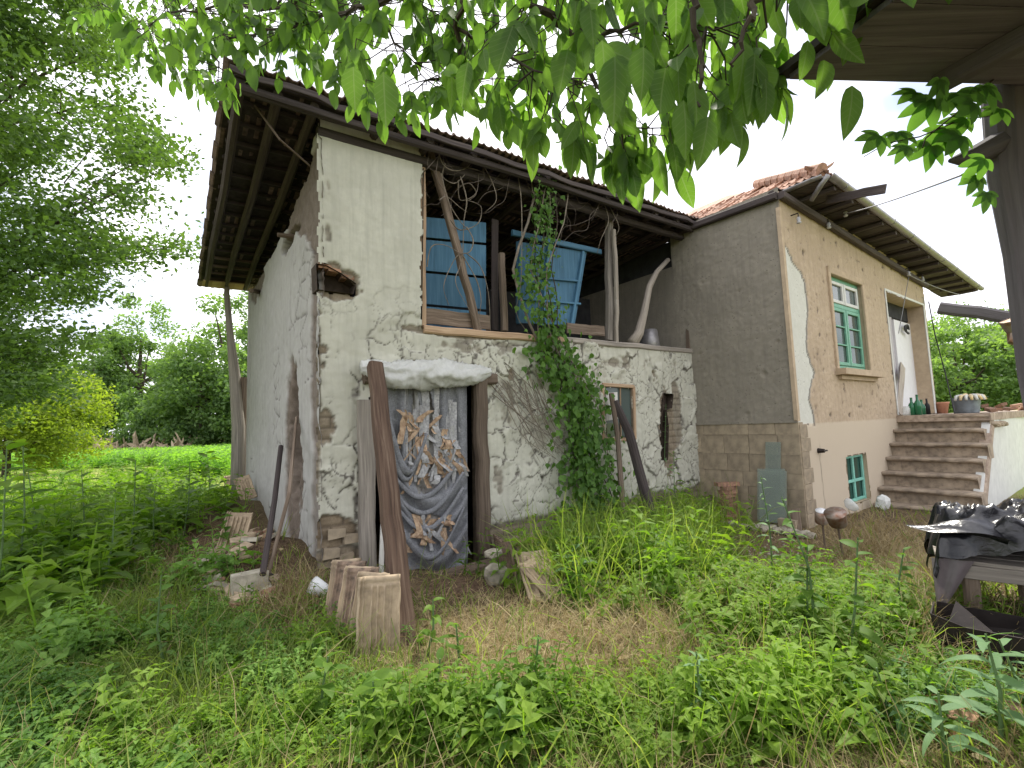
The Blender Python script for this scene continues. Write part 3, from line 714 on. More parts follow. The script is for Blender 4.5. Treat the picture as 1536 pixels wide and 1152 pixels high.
# grey cloth: full-width cloth with ragged openings in its middle
def torn(a, b_):
    n_ = float(fbm(a*6, b_*3.2, 31)); 
    c = math.exp(-(((a-.48)/.26)**2+((b_-.43)/.25)**2)*1.0)+.75*math.exp(-(((a-.60)/.24)**2+((b_-.76)/.07)**2))+.6*math.exp(-(((a-.36)/.07)**2+((b_-.16)/.16)**2))+.5*math.exp(-(((a-.52)/.05)**2+((b_-.15)/.12)**2))+.7*math.exp(-(((a-.97)/.12)**2+((b_-.95)/.10)**2))
    return c+.9*(n_-.5)
ga, gb = 90, 120
def fcl(a, b_):
    sag = 7*(b_-.12*math.cos((a-.45)*4.2))
    sw = sstep(.42, .6, b_)
    fold = .028*math.sin(a*34+3*float(vn(a*3, b_*3, 3)))*(1-sw)+.04*math.sin((b_-.5*(a-.55)**2*-1.6)*42)*float(sw)
    return .025*float(fbm(a*5, b_*5, 8))*2+fold
G = clothgrid((577, 566), (700, 566), (702, 852), (598, 868), -.02, ga, gb, fcl)
H = np.array([[torn(i/(ga-1), j/(gb-1)) for j in range(gb)] for i in range(ga)])
mb = MB(); idx = {}
k_ = [[i*gb+j, (i+1)*gb+j, (i+1)*gb+j+1, i*gb+j+1] for i in range(ga-1) for j in range(gb-1) if H[i, j] < .52]
mb.add(list(G.reshape(-1, 3)), k_); mb.build('grey_cloth', M_GREYC, door, smooth=True)
# rolled swags that sag across the lower half
for k_, (ys, ym, x0, x1, rr) in enumerate([(610, 690, 583, 640, .05), (700, 752, 590, 690, .032), (722, 776, 590, 695, .028), (745, 800, 594, 695, .030), (775, 845, 602, 696, .036), (640, 700, 583, 632, .03)]):
    mb = MB(); pts = []
    for i in range(15):
        a = i/14; u = x0+(x1-x0)*a; v_ = ys+(ym-ys)*(math.sin(math.pi*min(1, a*.92+.08)))+(-14 if k_ in (1, 2, 3, 4) else 40)*a
        pts.append(fac(u, v_, .035+.012*math.sin(i*1.3+k_)))
    mb.tube(pts, [rr*(.6+.5*math.sin(math.pi*i/14))*1.0 for i in range(15)], 8, .16, prof=[(math.cos(q)*1.0, math.sin(q)*.55) for q in np.linspace(0, 2*math.pi, 9)[:-1]])
    mb.build('cloth_fold', M_GREYC if k_ % 2 == 0 else M_GREYC, door, smooth=True)
# tan shreds
rr = random.Random(5)
for k_ in range(80):
    zone = rr.choice([(600, 660, 600, 715), (598, 650, 650, 720), (650, 690, 660, 700), (610, 690, 770, 800), (640, 680, 610, 690)])
    u = rr.uniform(zone[0], zone[1]); v_ = rr.uniform(zone[2], zone[3]); ln = rr.uniform(8, 42); w = rr.uniform(1.2, 5.5)
    sl_ = rr.uniform(-1.0, 1.0); g = np.zeros((7, 3, 3)); of = rr.uniform(.0, .05)
    for i in range(7):
        for j in range(3):
            a = i/6; tw = math.sin(a*3+k_)*.012
            g[i, j] = fac(u+(j-1)*w*(.5+.9*float(vn(a*4+k_*7.3, j*1.7, 3)))+sl_*ln*a+3*math.sin(a*4+k_), v_+ln*a, .005+of+tw*(j-1)+.015*math.sin(a*5+k_))
    MB().sheet(g).build('rag_strip', M_TANRAG if k_ % 3 else M_GREYC2, door, smooth=True)
for k_ in range(26):
    u = rr.uniform(604, 702); v_ = rr.uniform(576, 640); ln = rr.uniform(50, 140); w = rr.uniform(1.2, 5); g = np.zeros((9, 3, 3))
    for i in range(9):
        for j in range(3):
            a = i/8; g[i, j] = fac(u+(j-1)*w*(1-.5*a)+rr.uniform(-1, 1), v_+ln*a, .01+.012*math.sin(a*7+k_)+.008*(j-1))
    MB().sheet(g).build('rag_strip', M_GREYC2, door, smooth=True)
# plastic roll over the lintel
v, f_ = ICO3
def polyroll(name, u0, v0, u1, v1, r0, lab):
    a = fac(u0, v0, .10); b_ = fac(u1, v1, .10); ax = b_-a; n_ = 90; mb = MB(); ring = 36; vs = []; 
    for i in range(n_+1):
        t_ = i/n_; rr_ = r0*(min(1, math.sin(math.pi*min(max(t_, .02), .985))**.35))
        for k in range(ring):
            an = 2*math.pi*k/ring
            rg = 1-abs(float(fbm(t_*7+math.cos(an)*1.5, math.sin(an)*1.6+5, 27))-.47)*4; q = .95+.8*(float(fbm(t_*5+math.cos(an)*1.0, math.sin(an)*1.1+5, 17))-.5)+.30*max(0, rg)**3+.16*(1-min(1, abs(float(fbm(t_*22+math.cos(an)*2.2, math.sin(an)*2.4+5, 37))-.47)*7))**2+.05*math.sin(t_*40+6*math.cos(an)+4*float(vn(t_*6, an, 3)))
            sag = -.05*math.sin(math.pi*t_)+.05*(float(vn(t_*5, 3, 8))-.5)
            vs.append(a+ax*t_+UP*(math.sin(an)*rr_*q*.9+sag)+N*(math.cos(an)*rr_*q*.62))
    fs = [[i*ring+k, i*ring+(k+1) % ring, (i+1)*ring+(k+1) % ring, (i+1)*ring+k] for i in range(n_) for k in range(ring)]
    fs += [list(range(ring))[::-1], [n_*ring+k for k in range(ring)]]
    mb.add(vs, fs); return tag(mb.build(name, M_POLY, None, smooth=True), lab, 'plastic sheet')
polyroll('plastic_sheet_roll', 541, 553, 735, 557, .165, 'milky plastic sheeting bundled in a puffy roll above the barn doorway')
# leaning beam
g0 = gpx(608, 966)
lb = beamobj('leaning_beam', fac(563, 549, .30), g0-UP*.03, .155, .135, W_RED, None, F, 14, .006)
tag(lb, 'thick reddish-brown timber leaning across the left side of the barn doorway', 'timber beam')
wp = beamobj('narrow_board', fac(576, 700, .14), fac(572, 862, .2), .05, .02, W_WHITE, None, F, 6); tag(wp, 'narrow white flaking board standing behind the leaning door timber', 'board')

# ---- loft contents
blue = thing('blue_board_door', 'blue painted door of horizontal boards standing at the left of the loft opening', 'door', fac(690, 480, -.5))
rows = [(330, 362), (364, 412), (414, 462), (464, 500)]
for v0, v1 in rows:
    MB().prism([fac(600, v0-8, -.42), fac(729, v0+4, -.42), fac(729, v1+2, -.42), fac(600, v1-10, -.42)], -N*.03).build('board', W_BLUE, blue)
bl2 = thing('blue_cabinet_panel', 'tilted blue panelled door with a projecting top rail behind the hanging vine', 'door', fac(820, 490, -.3))
Q = lambda u, v_, o_=-.30: fac(u, v_, o_)
MB().prism([Q(775, 362), Q(880, 378), Q(862, 488), Q(775, 484)], -N*.02).build('panel', W_BLUE, bl2)
MB().beam(Q(768, 349, -.27), Q(901, 378, -.27), .05, .09, N, 3).build('top_rail', W_BLUE, bl2)
MB().beam(Q(874, 378, -.28), Q(856, 490, -.28), .07, .05, N, 3).build('stile', W_BLUE, bl2)
MB().beam(Q(822, 368, -.28), Q(812, 488, -.28), .07, .05, N, 3).build('stile', W_BLUE, bl2)
MB().beam(Q(780, 362, -.28), Q(778, 486, -.28), .07, .05, N, 3).build('stile', W_BLUE, bl2)
for v_ in (418, 452): MB().beam(Q(778, v_-4, -.28), Q(870, v_+4, -.28), .05, .035, N, 3).build('rail', W_BLUE, bl2)
bb = beamobj('dimmed_board', fac(742, 330, -.5), fac(742, 495, -.5), .12, .03, W_DARK, None, F, 3); tag(bb, 'narrow board coloured dark for its dimness, standing between the two blue doors in the loft', 'board')  # dim blue board: its dimness put into a dark wood colour
mb = MB(); ce = fac(975, 522, -.35); n_ = 12
for (z_, r_) in (): pass
mb.tube([ce-UP*.1, ce+UP*.14, ce+UP*.34], [.20, .18, .15], 14); tag(mb.build('metal_tub', M_METAL, None, smooth=True), 'upturned grey tub behind the bent post in the loft', 'tub')

# ---- barn roof
A = onp(345, 104, C0+N*.28, N); B = onp(1052, 338, C0+N*.28, N)
Cb = onp(301, 428, C0+L*6.1, N)
Dd = B+(Cb-A)*.98
def rp_(s, l, up=0.0):      # s 0..1 along the eave, l 0..1 front to back
    p = (A*(1-s)+B*s)*(1-l)+(Cb*(1-s)+Dd*s)*l
    p = p+UP*(.10*math.sin(math.pi*l)*.0+.07*(float(fbm(s*5, l*4, 3))-.5)+up)
    return p
RF = MB(); RF.sheet(np.array([[rp_(i/24, j/14, .085) for j in range(15)] for i in range(25)]))
rb = RF.build('roof', m_simple('roof_underlay', (.05, .04, .038), .95, .3), barn)
def tile_mesh(w=.235, l=.40, nx=13, ny=5, ribs=True, th=.012):
    vs = []; top = []
    for j in range(ny):
        for i in range(nx):
            x = (i/(nx-1)-.5); y = j/(ny-1)
            z = .018*math.cos(x*2*math.pi*2)+(.010 if abs(x) > .43 else 0)
            if ribs and j in (0, ny-1): z += .008
            vs.append((x*w, y*l, z))
    n_ = len(vs); vs += [(a, b_, c_-th) for a, b_, c_ in vs]; fs = []
    for j in range(ny-1):
        for i in range(nx-1):
            a = j*nx+i; fs.append([a, a+1, a+nx+1, a+nx]); fs.append([n_+a, n_+a+nx, n_+a+nx+1, n_+a+1])
    per = [i for i in range(nx)]+[j*nx+nx-1 for j in range(1, ny)]+[(ny-1)*nx+i for i in range(nx-2, -1, -1)]+[j*nx for j in range(ny-2, 0, -1)]
    for i in range(len(per)):
        a, b_ = per[i], per[(i+1) % len(per)]; fs.append([a, n_+a, n_+b_, b_])
    return np.array(vs), fs
TM = tile_mesh(nx=7, ny=2)
def tile_data(nm, tm): return raw_mesh(nm, tm[0], [a for f in tm[1] for a in f], [len(f) for f in tm[1]], False)
tl_me = tile_data('roof_tile', TM); tl_me.materials.append(M_TILED)
nS = int(np.linalg.norm(B-A)/.225); nLr = int(np.linalg.norm(Cb-A)/.34)
rest_P, rest_R = [], []
for j in range(nLr+1):
    for i in range(nS+1):
        s_ = (i+.3)/nS; l_ = (j)/nLr
        off = (.03 if j % 2 else -.03)/nS*4
        p = rp_(min(1, s_+off*.2), min(l_, 1), .075+random.uniform(-.008, .012))
        e1 = nrm(B-A); e2 = nrm(A-Cb) # tile axis runs up towards the front
        if j == 0: p = p-e2*-.02
        zz = nrm(np.cross(e1, e2)); zz = zz if zz[2] > 0 else -zz
        e2t = nrm(e2+zz*-.03+e1*random.uniform(-.03, .03)); xx = np.cross(e2t, zz); Rm = np.stack([xx, e2t, zz], 1)
        pos = p-e2t*.38+zz*(.018)
        if i < 4 or j == 1:
            o_ = bpy.data.objects.new('roof_tile', tl_me); COL.objects.link(o_); o_.parent = rb
            M4 = np.eye(4); M4[:3, :3] = Rm; M4[:3, 3] = pos-base(rb); o_.matrix_basis = Matrix(M4.tolist())
        else: rest_P.append(pos); rest_R.append(Rm)
o_ = scatter('tile_rows', TM, np.array(rest_P), np.array(rest_R), np.ones(len(rest_P)), M_TILED, rb, 'stuff')
# battens across (parallel to the front) and rafter poles front to back
for j in range(17):
    l_ = (j+.2)/17
    mb = MB(); mb.beam(rp_(.006, l_, .045), rp_(.25, l_, .045), .05, .035, None, 6, .003); mb.build('batten', W_DARK if j < 13 else W_OLD, rb)  # rear battens in lighter wood: light at the back put into the colour
    mb = MB(); mb.beam(rp_(.25, l_, .045), rp_(.995, l_, .045), .05, .035, None, 8, .003); mb.build('batten', W_DARK, rb)
for i, s_ in enumerate([.012, .055, .10, .19, .27, .35, .43, .51, .59, .67, .75, .83, .91, .98]):
    mb = MB(); mb.tube([rp_(s_, .005 if i > 2 else .012, -.02), rp_(s_+.003, .35, -.02), rp_(s_, .7, -.02), rp_(s_, .99, -.02)], [.05, .055, .055, .045], 7, .08); mb.build('rafter', W_DARK, rb)
mb = MB(); mb.tube([rp_(k/8, .012, -.085)+N*.0 for k in range(9)], .050, 8, .12); mb.build('eave_beam', W_DARK, rb)
mb = MB(); mb.tube([rp_(.11+k/8*.885, .05, -.14) for k in range(9)], .065, 8, .08); mb.build('wall_plate', W_DARK, rb)
mb = MB(); mb.beam(rp_(0, .0, .01)+N*.02, rp_(1, .0, .01)+N*.02, .03, .07, N, 30, .012); mb.build('fascia_board', W_DARK, rb)
# added pale boards: lit undersides of the low back eave put into colour
for k in range(9):
    p = rp_(.003+k*.010, .992, -.03); q = rp_(.003+k*.010, .93, -.03); e = nrm(B-A)
    MB().prism([p, p+e*.085, q+e*.085, q], -UP*.018).build('soffit_board', W_TAN, rb)
# struts in the gap over the gable wall
for (u0, v0, u1, v1, o_) in [(440, 178, 441, 262, -.25), (462, 165, 466, 235, -.12), (418, 230, 420, 330, -.2), (396, 300, 398, 388, -.15)]:
    mb = MB(); mb.tube([lef(u0, v0, o_), lef(u1, v1, o_)], .045, 7, .08); mb.build('gable_strut', W_DARK, barn)
mb = MB(); mb.tube([lef(382, 158, .62), lef(420, 210, .4), lef(466, 250, .05)], .012, 5); mb.build('brace_rod', W_OLD, barn)
mb = MB(); mb.tube([lef(416, 352, .16), lef(448, 356, -.1)], [.03, .035], 7, .1); mb.build('beam_stub', W_OLD, barn)
mb = MB(); mb.tube([lef(377, 436, .16), lef(392, 438, -.1)], [.04, .045], 7, .1); mb.build('beam_stub', W_OLD, barn)

# ================================================================== HOUSE
house = thing('house', 'raised village house with sand roughcast front, side wall coloured darker for its shade, green window and tiled eaves', 'house', HO)
stop = sha(1178, 326)[2]; plz = sha(1120, 634)[2]
s_h = SZ(HH, EO, N)[0]
def rel_side(S, Z):
    zone = 0*S; low = sstep(plz+.01, plz-.01, Z)
    h = .008*(fbm(S*4, Z*4, 201)-.5)*2+.010*(fbm(S*22, Z*22, 202)-.5)*2*(1-low)
    crack = .5*np.exp(-((Z-plz)/.012)**2)
    pit = sstep(.70, .80, fbm(S*6, Z*6, 211))*(1-low); h = h-.015*pit
    return h+.0*low, pit*.8, crack, zone
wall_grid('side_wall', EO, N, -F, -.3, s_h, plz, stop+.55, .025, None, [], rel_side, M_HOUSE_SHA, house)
HN = HO
t_end = tpx(1404, 600)[0]; t_mid = tpx(1347, 600)[0]
hwin = [tpx(1243, 408), tpx(1293, 428), tpx(1303, 560), tpx(1257, 552)]
w_s0, w_s1 = hwin[0][0], (hwin[1][0]+hwin[2][0])/2; w_z0, w_z1 = tpx(1257, 553)[1], tpx(1243, 409)[1]
hwin = [(w_s0, w_z0), (w_s1, w_z0), (w_s1, w_z1), (w_s0, w_z1)]
dz0 = tpx(1350, 622)[1]; dz1 = tpx(1331, 438)[1]; d_s0 = tpx(1334, 500)[0]; d_s1 = tpx(1391, 520)[0]
hdoor = [(d_s0, dz0), (d_s1, dz0), (d_s1, dz1), (d_s0, dz1)]
b_s0, b_s1 = tpx(1272, 720)[0], tpx(1303, 720)[0]; b_z0, b_z1 = tpx(1280, 756)[1], tpx(1275, 684)[1]
bwin = [(b_s0, b_z0), (b_s1, b_z0), (b_s1, b_z1), (b_s0, b_z1)]
patch = [tpx(*q) for q in ((1150, 330), (1181, 372), (1190, 392), (1204, 408), (1210, 430), (1213, 470), (1210, 520), (1222, 560), (1216, 600), (1224, 640), (1150, 640))]
lzone = tpx(1240, 634)[1]
def rel_litw(S, Z):
    js = S+(fbm(S*5, Z*5, 301)-.5)*.14; jz = Z+(fbm(S*5, Z*5, 302)-.5)*.14
    patchm = inpoly(js, jz, patch)*1.0
    low = sstep(lzone+.015, lzone-.015, Z+.01*(vn(S*9, Z, 4)-.5))
    rgh = (1-patchm)*(1-low)
    h = .010*(fbm(S*12, Z*12, 303)-.5)*2*rgh+.012*(fbm(S*30, Z*30, 304)-.5)*2*rgh+.006*(fbm(S*2, Z*2, 305)-.5)*2
    pit = sstep(.66, .76, fbm(S*7, Z*7, 306))*rgh; h = h-.02*pit-.02*patchm
    e = np.zeros(S.shape)
    g = np.zeros(S.shape); g[:-1] = np.abs(np.diff(patchm, axis=0)); 
    crack = np.clip(g*.9+.8*pit, 0, 1)
    cx_ = tpx(1232, 700)[0]; cr2 = np.exp(-((S-cx_-.06*(vn(Z*7, Z*0, 8)-.5))/.012)**2)*sstep(lzone-.2, lzone-.6, Z)
    crack = np.clip(crack+cr2*.7, 0, 1)
    return h, patchm, crack, low
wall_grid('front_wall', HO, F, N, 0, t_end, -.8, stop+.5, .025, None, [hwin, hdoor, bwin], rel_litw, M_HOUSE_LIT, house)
for p, dd in ((hwin, .16), (hdoor, .35), (bwin, .2)): reveal(MB(), p, HO, F, N, dd).build('opening_reveal', M_TRIM, house)
LP = lambda s_, z_, o_=0.0: HO+F*s_+UP*z_+N*o_
# corner post strip, end of wall, back volume
MB().prism([LP(-.03, plz, .02), LP(.05, plz, .02), LP(.05, stop+.2, .02), LP(-.03, stop+.2, .02)], -N*.06).build('corner_trim', M_TRIM, house)
vb = MB(); p = LP(t_end, -.8); vb.prism([p, p+L*5, p+L*5+UP*5.2, p+UP*5.2], -F*.2)
p = EO-UP*.8+F*.02; 
p2 = LP(.25, -.8, -5.2); vb.prism([p2, p2+F*(t_end-.3), p2+F*(t_end-.3)+UP*5.2, p2+UP*5.2], L*.2)
p3 = LP(.0, -.8, -2.0); vb.prism([p3, p3+L*3.2, p3+L*3.2+UP*5.3, p3+UP*5.3], F*.2)
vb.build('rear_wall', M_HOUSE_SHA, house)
# plinth of sandstone blocks under the side wall (each block its own piece)
z_ = plz-.012; zb = -.75; row = 0
while z_ > zb:
    hh_ = random.uniform(.19, .33); s_ = -.3+random.uniform(-.2, 0)
    while s_ < s_h+.02:
        w_ = random.uniform(.28, .5)
        if s_+w_ > s_h-.12: w_ = s_h+.012-s_
        c_ = EO+N*(s_+w_/2)+UP*(z_-hh_/2)-F*(.0+random.uniform(.0, .012))
        MB().box(c_+F*.072, N*(w_/2-.0025), UP*(hh_/2-.0012), F*.08, .003).build('stone_block', M_SANDST, house)
        s_ += w_
        if s_ > s_h: break
    z_ -= hh_; row += 1
# quoins at the foot of the lit wall's corner
z_ = lzone; k_ = 0
while z_ > -.7:
    hh_ = random.uniform(.2, .27); w_ = .34 if k_ % 2 else .26
    MB().box(LP(w_/2+.012, z_-hh_/2, .006), F*w_/2, UP*(hh_/2-.005), N*.014, .002).build('stone_block', M_SANDST, house); z_ -= hh_; k_ += 1
MB().prism([EO+N*-.2-F*.03+UP*(plz-.02), EO+N*(s_h+.0)-F*.03+UP*(plz-.02), EO+N*(s_h)-F*.03+UP*(plz+.02), EO+N*-.2-F*.03+UP*(plz+.02)], F*.04).build('plinth_course', M_HOUSE_SHA, house)
# window
wm = thing('_w', 'x', 'x'); bpy.data.objects.remove(wm)
sw = w_s1-w_s0; hw_ = w_z1-w_z0
win = MB()
def bar(mb, s0, z0, s1, z1, w, off, d=.05): mb.beam(LP(s0, z0, off), LP(s1, z1, off), w if abs(z1-z0) > abs(s1-s0) else d, d if abs(z1-z0) > abs(s1-s0) else w, F if abs(z1-z0) > abs(s1-s0) else N, 3)
fo = -.10; zm = w_z1-hw_*.31
for q in ((w_s0, w_z0+.04, w_s1, w_z0+.04), (w_s0, w_z1-.04, w_s1, w_z1-.04), (w_s0, zm, w_s1, zm)): bar(win, *q, .09, fo, .07)
for q in ((w_s0+.04, w_z0, w_s0+.04, w_z1), (w_s1-.04, w_z0, w_s1-.04, w_z1)): bar(win, *q, .08, fo, .07)
win = win.build('window', M_GREENP, house)
ms = (w_s0+w_s1)/2
for i, (a, b_) in enumerate(((w_s0+.08, ms-.02), (ms+.02, w_s1-.08))):
    for (za, zb_, nm, mt) in ((w_z0+.09, zm-.05, 'sash', M_GREENP), (zm+.05, w_z1-.09, 'transom_sash', M_WHITEW)):
        sb = MB()
        for q in ((a, za+.03, b_, za+.03), (a, zb_-.03, b_, zb_-.03)): bar(sb, *q, .065, fo+.03, .04)
        for q in ((a+.03, za, a+.03, zb_), (b_-.03, za, b_-.03, zb_)): bar(sb, *q, .07, fo+.032, .04)
        if nm == 'sash':
            for fz in (.36, .68): bar(sb, a, za+(zb_-za)*fz, b_, za+(zb_-za)*fz, .03, fo+.03, .03)
        sb.build(nm, mt, win)
        MB().prism([LP(a, za, fo+.012), LP(b_, za, fo+.012), LP(b_, zb_, fo+.012), LP(a, zb_, fo+.012)], -N*.005).build('pane', M_GLASS, win)
MB().prism([LP(w_s0, w_z0, -.5), LP(w_s1, w_z0, -.5), LP(w_s1, w_z1, -.5), LP(w_s0, w_z1, -.5)], -N*.02).build('room_shade_sheet', M_DARKIN, house)  # added dark sheet standing in for the unlit room
for q in ((w_s0-.08, w_z1+.05, w_s1+.10, w_z1+.05, .13), (w_s1+.06, w_z0, w_s1+.06, w_z1+.1, .16), (w_s0-.05, w_z0, w_s0-.05, w_z1+.1, .09)):
    mb = MB(); bar(mb, *q, .012, .05); mb.build('window_surround', M_TRIM, house)
mb = MB(); mb.box(LP((w_s0+w_s1)/2+.1, w_z0-.06, .07), F*(sw/2+.22), UP*.055, N*.10, .004); mb.build('windowsill', M_TRIM, house)
mb = MB(); mb.box(LP((w_s0+w_s1)/2+.1, w_z0-.16, .02), F*(sw/2+.12), UP*.035, N*.04, .003); mb.build('windowsill', M_TRIM, house)
# cellar window
cw = MB()
for q in ((b_s0, b_z0+.03, b_s1, b_z0+.03), (b_s0, b_z1-.03, b_s1, b_z1-.03), (b_s0, (b_z0+b_z1)/2-.05, b_s1, (b_z0+b_z1)/2-.05)): bar(cw, *q, .05, -.08, .04)
for q in ((b_s0+.03, b_z0, b_s0+.03, b_z1), (b_s1-.03, b_z0, b_s1-.03, b_z1), ((b_s0+b_s1)/2, b_z0, (b_s0+b_s1)/2, b_z1)): bar(cw, *q, .06, -.078, .04)
cw = cw.build('cellar_window', m_simple('mint_paint', (.22, .52, .42), .55, .12, 20, .2), house)
MB().prism([LP(b_s0, b_z0, -.10), LP(b_s1, b_z0, -.10), LP(b_s1, b_z1, -.10), LP(b_s0, b_z1, -.10)], -N*.01).build('pane', m_simple('dark_green_glass', (.02, .06, .045), .2, .2, 4, 0, spec=.5), cw)
# door recess: grey leaf, white leaf, slanted plank
sd_ = d_s1-d_s0
MB().prism([LP(d_s0, dz0, -.34), LP(d_s0+sd_*.55, dz0, -.34), LP(d_s0+sd_*.55, dz1-.35, -.34), LP(d_s0, dz1-.35, -.34)], -N*.04).build('door_leaf', M_GREYP, house)
MB().prism([LP(d_s0+sd_*.55, dz0, -.30), LP(d_s1, dz0, -.30), LP(d_s1, dz1-.42, -.30), LP(d_s0+sd_*.55, dz1-.42, -.30)], -N*.04).build('door_leaf', M_DOORW, house)
MB().prism([LP(d_s0, dz1-.36, -.33), LP(d_s1, dz1-.36, -.33), LP(d_s1, dz1, -.33), LP(d_s0, dz1, -.33)], -N*.04).build('room_shade_sheet', M_DARKIN, house)  # added dark sheet: shade above the door leaves put into colour
mb = MB(); mb.beam(LP(d_s0-.03, dz0, .012), LP(d_s0-.03, dz1+.05, .012), .05, .02, F, 3); mb.beam(LP(d_s1+.03, dz0, .012), LP(d_s1+.03, dz1+.05, .012), .08, .02, F, 3); mb.beam(LP(d_s0, dz1+.03, .012), LP(d_s1, dz1+.03, .012), .02, .05, N, 3); mb.build('door_surround', M_WHITEW, house)
pk = beamobj('slanted_plank', LP(d_s0+sd_*.12, dz0+.02, -.06), LP(d_s0+sd_*.62, dz0+1.2, -.27), .22, .02, W_PALE, None, F, 4); tag(pk, 'bare plank leaning inside the recessed house doorway', 'plank')
mb = MB()
for k_ in range(5): mb.tube([LP(d_s0+sd_*.75+.12*math.cos(a)+.04*k_, dz1-.62+.09*math.sin(a)*(1+.1*k_), -.22) for a in np.linspace(0, 5.5, 12)], .012, 5)
tag(mb.build('cable_coil', M_BLACKC, None, smooth=True), 'small dark coil of cable hanging in the top of the house doorway', 'cable')

# ---- house roof
OV = .56
R0 = onp(1236, 264, HH+N*OV, N); RR = onp(1468, 440, HH+N*OV, N); RL = onp(1050, 337, R0, F)
RR[2] = (RR[2]+R0[2])/2*.5+RR[2]*.5
hr = MB(); dpth = 3.4; rise = dpth*math.tan(R_(31))
apex = R0+F*dpth-N*dpth+UP*rise; apl = RL+F*dpth+UP*rise
rl2 = RL+L*2.2; apl2 = apl+L*2.2
rh = dpth*math.tan(R_(27)); 
hr.prism([R0, rl2, apl2, apex], -UP*.03)
hr.prism([R0, apex, RR-N*dpth+UP*rise, RR+F*.0], -UP*.03)
hroof = hr.build('roof', M_TILER, house)
th_me = tile_data('roof_tile_red', tile_mesh(w=.25, l=.42, nx=9, ny=2)); th_me.materials.append(M_TILER)
e1 = nrm(R0-rl2); e2 = nrm(F+UP*math.tan(R_(31))); zz = nrm(np.cross(e2, e1)); zz = zz if zz[2] > 0 else -zz
nn = int(np.linalg.norm(R0-rl2)/.235); ty = nrm(e2); tx = np.cross(ty, zz)
for j in range(6):
    for i in range(nn+1):
        if i*.235 < 1.6 and j > 3: continue
        p = R0-e1*(.14+i*.235)+e2*(j*.34-.06)+zz*(.045+.0*j+random.uniform(0, .02))
        if (R0-p) @ e1*1.0 < (p-R0) @ F*.9-.1: continue
        o_ = bpy.data.objects.new('roof_tile', th_me); COL.objects.link(o_); o_.parent = hroof
        Rm = np.stack([tx, nrm(ty-zz*.07), zz], 1) @ rot((0, 0, 1), random.uniform(-.04, .04)) @ rot((0, 1, 0), random.uniform(-.06, .06)); M4 = np.eye(4); M4[:3, :3] = Rm; M4[:3, 3] = p-base(hroof); o_.matrix_basis = Matrix(M4.tolist())
for k_ in range(9):   # capping tiles along the hip
    hp = nrm(apex-R0); p = R0+hp*(.05+k_*.33)+UP*.10
    mb = MB(); mb.tube([p-UP*.0, p+hp*.40+UP*.03], [.12, .095], 9, .03, prof=[(math.cos(a), math.sin(a)*.75) for a in np.linspace(0, 2*math.pi, 10)[:-1]]); mb.build('ridge_tile', M_TILER, hroof)
mb = MB(); nb_ = 60
for (p0, p1, n_) in ((R0, RR, 34),): pass
e = nrm(RR-R0); ln = np.linalg.norm(RR-R0)
for k_ in range(int(ln/.25)):     # first course along the front eave, seen edge-on
    p = R0+e*(.15+k_*.25)+UP*.05+N*.05
    Rm = np.stack([e, nrm(-N+UP*.7), nrm(np.cross(e, nrm(-N+UP*.7)))], 1); o_ = bpy.data.objects.new('roof_tile', th_me); COL.objects.link(o_); o_.parent = hroof
    M4 = np.eye(4); M4[:3, :3] = Rm; M4[:3, 3] = p-base(hroof); o_.matrix_basis = Matrix(M4.tolist())
# soffit boards: front eave and side eave
zs = R0[2]-.04
def sof(p, w, run, n_, name, mat):
    for k_ in range(n_):
        a = p+run*(k_/n_); b_ = p+run*((k_+.94)/n_); jz_ = UP*random.uniform(-.008, .008)
        MB().prism([a+jz_, b_+jz_, b_+w+jz_, a+w+jz_], UP*.018).build(name, mat, hroof)
run = RR-R0
sof(R0-UP*.05, -N*(OV+.25), run, 36, 'soffit_board', W_DARK)
runl = rl2-R0
sideov = (HH-R0) @ F
sof(R0-UP*.052+L*OV, F*(sideov+.02), runl-L*OV, 10, 'soffit_board', W_DARK)
for k_ in range(14):
    p = R0+run*((k_+.5)/14)-UP*.10; mb = MB(); mb.beam(p+N*.01, p-N*(OV+.05)+UP*.0, .07, .09, UP, 2, .004); mb.build('rafter', W_DARK, hroof)
for k_ in range(5):
    p = R0+runl*((k_+.9)/6)-UP*.10; mb = MB(); mb.beam(p-F*.0, p+F*(sideov), .07, .09, UP, 2, .004); mb.build('rafter', W_DARK, hroof)
MB().beam(LP(-.02, zs-.16, .06), LP(t_end, RR[2]-.2, .06), .10, .12, N, 4).build('wall_plate', W_DARK, hroof)
MB().beam(EO+N*-.1-F*.05+UP*(RL[2]-.16), EO+N*s_h-F*.05+UP*(zs-.16), .10, .12, F, 4).build('wall_plate', W_DARK, hroof)
def gutter(p0, p1, outw, r_, name='gutter', mat=M_METAL):
    n_ = 12; g = np.zeros((n_+1, 9, 3))
    for i in range(n_+1):
        c_ = p0+(p1-p0)*i/n_+UP*(.006*math.sin(i*1.7))
        for j in range(9):
            a = math.pi*j/8; g[i, j] = c_+outw*(math.cos(a)*r_)-UP*math.sin(a)*r_
    mb = MB(); mb.sheet(g); o_ = mb.build(name, mat, hroof, smooth=True)
    md = o_.modifiers.new('thick', 'SOLIDIFY'); md.thickness = .004
    return o_
gutter(R0+N*.07-UP*.0, RR+N*.07, N, .065)
gutter(R0-F*.055+UP*.0, RL-F*.055, -F, .05)
for k_ in range(9):
    p = R0+run*((k_+.5)/9)+N*.07; mb = MB(); mb.tube([p+N*.07+UP*.01, p+N*.05-UP*.06, p-UP*.075, p-N*.07-UP*.02], .008, 5); mb.build('gutter_bracket', M_METAL, hroof)
mb = MB(); mb.tube([R0+N*.07-UP*.02-F*.03, R0-N*.05-UP*.12, R0-N*.25-UP*.28+F*.1], [.04, .04, .035], 8); mb.build('downpipe_elbow', M_METAL, hroof, smooth=True)
